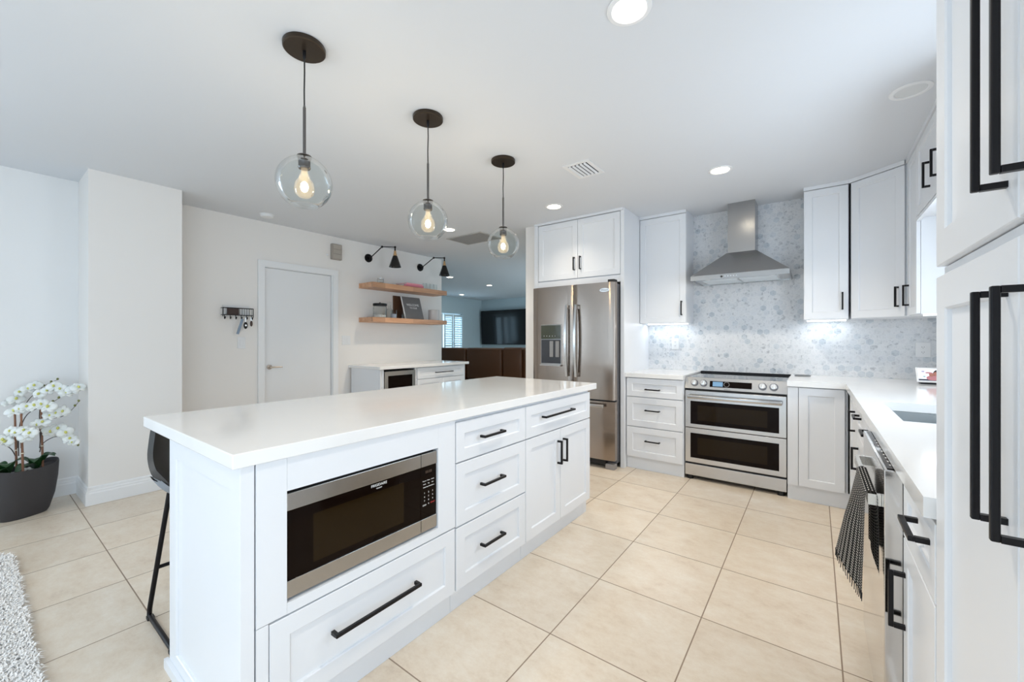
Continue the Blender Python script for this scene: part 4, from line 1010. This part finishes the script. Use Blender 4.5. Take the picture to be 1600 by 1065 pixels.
# ================================================================== LIVING ROOM
sf = thing('leather_sectional_sofa', 'brown leather sectional sofa seen from behind through the opening', 'sofa', (-5.0, 6.3, 0))
def sbk(x0, x1, zt_, y, n):
    bm = BM(); box(bm, x0, y, .46, x1, y+.26, zt_, .04); c = obj('back_cushion', bm, leatherb, sf, 60)
    b2 = BM(); box(b2, x0+.01, y+.01, .09, x1-.01, y+.24, .455, .02); obj('base_panel', b2, leatherb, sf, 60)
for x0, x1, zt_ in ((-7.15, -6.33, 1.06), (-6.32, -5.565, 1.062), (-5.535, -4.65, 1.07), (-4.63, -4.19, 1.085), (-4.17, -3.5, 1.085)): sbk(x0, x1, zt_, 5.90, 0)
obj('seat', box(BM(), -7.15, 6.145, .10, -3.5, 6.95, .45, .05), leatherb, sf, 60)
for x in (-7.05, -3.6): 
    for y in (5.95, 6.85): obj('foot', cyl(BM(), (x, y, 0), (x, y, .10), .025, seg=14), blackr, sf)
tv = thing('television', 'large black wall-mounted television beyond the sofa', 'television', (-7.4, LY-.1, 1.1))
obj('wall_bracket', box(BM(), -7.7, LY-.045, 1.35, -7.1, LY-.0005, 1.85), blackm, tv)
bz = obj('bezel', obox(BM(), (-8.56, LY-.10, 1.08), (2.30, 0, 0), (.0, -.045, 1.055), (0, .05, .002), .004), blackm, tv)
obj('screen', obox(BM(), (-8.548, LY-.1012, 1.092), (2.276, 0, 0), (0, -.044, 1.03), (0, -.0012, 0)), tvm, bz)

# ================================================================== STOOL
st_ = thing('counter_stool', 'dark leather bucket stool with black sled frame tucked under the island overhang', 'stool', (-2.17, .70, 0))
bm = BM(); NI, NJ = 20, 22; G = []
SXc, SYc = -2.245, .70
for j in range(NJ+1):
    s_ = j/NJ; row = []
    # profile from front of seat (+X) to the top of the backrest (-X)
    if s_ < .5:
        q = s_/.5; x = SXc+.21-q*.33; z = .590-.03*math.sin(q*math.pi/1.2); w_ = .20+.025*q
    else:
        q = (s_-.5)/.5; x = SXc-.12-.10*math.sin(min(q*1.6, 1)*math.pi/2)-.015*q; z = .575+.277*q**1.25; w_ = .225-.020*q*q
    for i in range(NI+1):
        a = i/NI*2-1
        curl = abs(a)**3
        if s_ < .5: row.append(bm.verts.new((x+.02*curl*(1-s_), SYc+a*w_, z+curl*(.02+.10*s_))))
        else: row.append(bm.verts.new((x+curl*(.10-.02*q), SYc+a*w_, z+curl*.07*(1-q)-curl*.03*q)))
    G.append(row)
for j in range(NJ):
    for i in range(NI): bm.faces.new((G[j][i], G[j][i+1], G[j+1][i+1], G[j+1][i]))
bmesh.ops.recalc_face_normals(bm, faces=bm.faces)
bmesh.ops.solidify(bm, geom=bm.faces[:], thickness=.022)
shl = obj('bucket_seat', bm, leatherg, st_, 60)
for sy in (-1, 1):
    y = SYc+sy*.215; bm = BM()
    tube(bm, [(SXc+.10, SYc+sy*.13, .56), (-2.005, y, .03), (-2.008, y, .012), (-2.02, y, .010), (-2.345, y, .010), (-2.365, y, .012), (-2.362, y, .04), (-2.262, SYc+sy*.17, .56)], .0095, 10)
    f_ = obj('side_frame', bm, blackm, st_, 60)
    for x in (-2.35, -2.02): obj('glide', box(BM(), x-.014, y-.012, 0, x+.014, y+.012, .012), blackr, f_)
for x in (-2.328, -2.045):
    bm = BM(); tube(bm, [(x, SYc-.197, .225), (x, SYc+.197, .225)], .008, 10); obj('foot_rail', bm, blackm, st_, 60)
bm = BM()
for sx in (SXc-.08, SXc+.10): tube(bm, [(sx, SYc-.15, .555), (sx, SYc+.15, .555)], .008, 8)
obj('seat_support', bm, blackm, st_, 60)

# ================================================================== ORCHID
pc = V3((-4.45, .236, 0)); ax = V3((-.42, .908, 0)).normalized(); ay = V3((ax.y, -ax.x, 0))
orc = thing('potted_orchid', 'white orchids in an oval charcoal planter against the wall left of the pilaster', 'potted plant', pc)
bm = BM(); prof = [(.0, .0, 0), (.66, .66, 0), (.72, .74, .02), (.88, .88, .12), (.97, .97, .22), (1, 1, .32), (.985, .985, .332), (.95, .92, .328), (.93, .90, .30), (.0, .0, .30)]
LA, LB = .178, .112; rings = []; NS = 48
for a_, b_, z in prof:
    if a_ == 0: rings.append([bm.verts.new(pc+V3((0, 0, z)))]); continue
    rr = []
    for k in range(NS):
        th = 2*math.pi*k/NS; ux, uy = math.cos(th), math.sin(th); e = 2.6
        rad = (abs(ux)**e+abs(uy)**e)**(-1/e); lift = .03*max(0, abs(ux*rad))**3 if z > .2 else 0
        rr.append(bm.verts.new(pc+ax*(LA*a_*ux*rad)+ay*(LB*b_*uy*rad)+V3((0, 0, z+lift))))
    rings.append(rr)
for A, B in zip(rings, rings[1:]):
    for k in range(NS):
        k2 = (k+1) % NS
        if len(A) == 1: bm.faces.new((A[0], B[k2], B[k]))
        elif len(B) == 1: bm.faces.new((A[k], A[k2], B[0]))
        else: bm.faces.new((A[k], A[k2], B[k2], B[k]))
obj('planter', bm, potm, orc, 50)
bm = BM()
for k in range(90):
    th = random.uniform(0, 6.283); rr = math.sqrt(random.random())*.84
    bmesh.ops.create_icosphere(bm, subdivisions=1, radius=1, matrix=Matrix.Translation(pc+ax*(LA*.88*rr*math.cos(th))+ay*(LB*.88*rr*math.sin(th))+V3((0, 0, .304))) @ Matrix.Diagonal((.013, .011, .008, 1)))
o = obj('pebbles', bm, pebm, orc, 180); o['kind'] = 'stuff'
ce, se = math.cos(math.radians(36.73)), math.sin(math.radians(36.73))
def P(px, py, d):
    a = (px-800)/636.2; b = (530.4-py)/636.2; return V3((d*(a*ce-se), d*(a*se+ce), CAMZ+d*b))
"""stem and flower positions below are metric points evaluated from a sketch of the plant at about 2.9 m"""
def leaf(p0, p1, w_, droop=.03):
    bm = BM(); p0, p1 = V3(p0), V3(p1); d = p1-p0; sd_ = d.cross(V3((0, 0, 1))).normalized(); n = 10; L = []
    for k in range(n+1):
        a = k/n; c = p0+d*a+V3((0, 0, math.sin(a*math.pi)*droop*1.6)); ww = w_*math.sin(math.pi*min(1, a*.92+.08))**.7*.5+.002
        L.append([bm.verts.new(c-sd_*ww+V3((0, 0, ww*.35))), bm.verts.new(c), bm.verts.new(c+sd_*ww+V3((0, 0, ww*.35)))])
    for A, B in zip(L, L[1:]): bm.faces.new((A[0], A[1], B[1], B[0])); bm.faces.new((A[1], A[2], B[2], B[1]))
    bmesh.ops.recalc_face_normals(bm, faces=bm.faces); bmesh.ops.solidify(bm, geom=bm.faces[:], thickness=.003)
    return obj('leaf', bm, leafm, orc, 60)
zc = .30
bA = pc+ax*-.085+V3((0, 0, zc)); bB = pc+ax*.07+V3((0, 0, zc))
for (b_, dx, dy, dz, w_) in ((bA, .13, -.09, .02, .085), (bA, .10, .00, .08, .075), (bA, .03, -.13, .05, .08), (bA, -.08, -.05, .06, .07), (bB, .14, -.02, .08, .06), (bB, .11, .08, .10, .05), (bB, -.03, -.11, .06, .065), (bB, .10, -.10, .01, .07), (bB, -.05, .1, .08, .055)):
    leaf(b_, b_+V3((dx, dy, dz)), w_)
for x_, ztop, dd in ((24, .735, 2.86), (34, .72, 2.80), (65, .77, 2.93)):
    b_ = P(x_+2, 720, dd); b_.z = .302; tp = P(x_-1, 650, dd); tp.z = ztop
    bm = BM(); tube(bm, [b_, tp], [.0065, .0055], 10); s_ = obj('bamboo_stake', bm, bamb, orc, 60)
    for q in (.35, .62): bm = BM(); c = b_.lerp(tp, q); cyl(bm, c-V3((0, 0, .003)), c+V3((0, 0, .003)), .010, seg=12); obj('tie', bm, tiem, s_)
def flower_mesh():
    bm = BM()
    def petal(ang, ln, wd, back, mi=0):
        n = 6; R_ = Matrix.Rotation(ang, 4, 'Z'); L = []
        for k in range(n+1):
            a = k/n; ww = wd*math.sin(math.pi*(a*.86+.09))**.65; z = -back*a*a+.004*math.sin(a*3)
            L.append([bm.verts.new(R_ @ V3((s*ww, a*ln, z-abs(s)*.006*a))) for s in (-1, -.5, 0, .5, 1)])
        for A, B in zip(L, L[1:]):
            for k in range(4): bm.faces.new((A[k], A[k+1], B[k+1], B[k])).material_index = mi
    for a in (math.radians(95), math.radians(-95)): petal(a, .042, .025, .004)
    for a in (0, math.radians(143), math.radians(-143)): petal(a, .042, .0155, .010)
    r = bmesh.ops.create_icosphere(bm, subdivisions=2, radius=1, matrix=Matrix.Translation((0, -.006, .008)) @ Matrix.Diagonal((.007, .010, .008, 1)))
    for v in r['verts']:
        for f in v.link_faces: f.material_index = 1
    bmesh.ops.solidify(bm, geom=[f for f in bm.faces if f.material_index == 0], thickness=.0012)
    me = bpy.data.meshes.new('orchid_flower'); bm.to_mesh(me); bm.free(); me.materials.append(petalm); me.materials.append(throat); me.shade_smooth(); return me
FM = flower_mesh()
def flower(p, sc_=1.0, view=V3((.80, -.30, .05))):
    o = bpy.data.objects.new('flower', FM); COL.objects.link(o); o.parent = orc; o.location = V3(p)-pc
    n = (view+V3((random.uniform(-.3, .3), random.uniform(-.35, .35), random.uniform(.1, .8)))).normalized()
    o.rotation_euler = (n.to_track_quat('Z', 'Y') @ Matrix.Rotation(random.uniform(-.4, .4), 4, 'Z').to_quaternion()).to_euler(); o.scale = (sc_,)*3
stems = [
 ([(27,700),(30,668),(40,632),(55,614),(72,601),(90,593)], [(14,628),(26,622),(32,611),(44,606),(54,601)], 2.98, 3.08),
 ([(63,690),(62,640),(70,612),(88,603),(110,606),(130,606)], [(62,614),(74,609),(84,602),(94,606),(104,612),(114,607),(122,604)], 2.95, 3.02),
 ([(33,700),(33,668),(42,648),(58,638),(75,632),(92,622)], [(22,641),(32,637),(42,634),(54,632),(64,630),(76,634)], 2.82, 2.90),
 ([(62,700),(66,668),(80,655),(98,650),(112,640),(123,627)], [(58,662),(68,658),(78,648),(88,644),(98,641)], 2.88, 2.98),
 ([(62,706),(66,694),(78,685),(92,682),(108,690),(122,696)], [(80,672),(92,668),(102,674),(110,684),(114,689)], 2.93, 2.95),
 ([(29,712),(29,690),(28,676),(24,672)], [(16,672),(26,674),(38,671),(47,675),(40,681)], 2.78, 2.78),
 ([(24,712),(18,702),(8,695),(-3,692)], [(4,686),(10,688)], 2.80, 2.78)]
for pts, fls, d0, d1_ in stems:
    n = len(pts); q = [P(x_, y_, d0+(d1_-d0)*i/(n-1)) for i, (x_, y_) in enumerate(pts)]
    sm_ = []
    for i in range(n-1):
        p0_, p1_, p2_, p3_ = q[max(i-1, 0)], q[i], q[i+1], q[min(i+2, n-1)]
        for k in range(5):
            t_ = k/5; sm_.append(.5*((2*p1_)+(p2_-p0_)*t_+(2*p0_-5*p1_+4*p2_-p3_)*t_*t_+(3*p1_-p0_-3*p2_+p3_)*t_**3))
    sm_.append(q[-1]); bm = BM(); tube(bm, sm_, [.0032-.0018*i/len(sm_) for i in range(len(sm_))], 7); so_m = obj('flower_stem', bm, stemm, orc, 60)
    for x_, y_ in fls:
        t_ = max(0, min(1, (x_-pts[0][0])/(pts[-1][0]-pts[0][0]+.01))); flower(P(x_, y_, d0+(d1_-d0)*t_-.02), random.uniform(.9, 1.2))
    for k in range(3):
        i = len(sm_)-1-k*3; bm = BM(); sphere(bm, sm_[i]+V3((0, 0, .006)), .007-.001*k*0, (1, 1, 1.3), 10); obj('bud', bm, budm, so_m, 180)

# ================================================================== RUG
rg_ = thing('shag_rug', 'fluffy cream shag rug at the lower left corner of the floor', 'rug', (-3.0, -.7, 0))
bm = BM()
rx0, rx1, ry1, ry0, rc = -3.74, -1.75, .155, -1.9, .16
poly = [(rx0+rc-rc*math.sin(a), ry1-rc+rc*math.cos(a)) for a in [i*math.pi/12 for i in range(7)]]
poly = poly[::-1]+[(rx1, ry1), (rx1, ry0), (rx0, ry0)]
prism(bm, poly, 'z', .001, .014); obj('backing', bm, rugm, rg_)
bm = BM(); cnt = 0
while cnt < 26000:
    x = random.uniform(rx0-.0, rx1); y = ry1-abs(random.random())**1.6*1.0
    if x < rx0+rc and y > ry1-rc and (x-rx0-rc)**2+(y-ry1+rc)**2 > rc*rc: continue
    cnt += 1; a = random.uniform(0, 6.283); l = random.uniform(.012, .034); h_ = random.uniform(.020, .030); w_ = .0035
    dx, dy = math.cos(a), math.sin(a)
    v0 = bm.verts.new((x-dy*w_, y+dx*w_, .012)); v1 = bm.verts.new((x+dy*w_, y-dx*w_, .012)); v2 = bm.verts.new((x+dx*l*.5+dy*w_*.7, y+dy*l*.5-dx*w_*.7, h_)); v3 = bm.verts.new((x+dx*l*.5-dy*w_*.7, y+dy*l*.5+dx*w_*.7, h_)); v4 = bm.verts.new((x+dx*l, y+dy*l, h_*.8))
    bm.faces.new((v0, v1, v2, v3)); bm.faces.new((v3, v2, v4))
o = obj('pile', bm, rugm, rg_); o['kind'] = 'stuff'
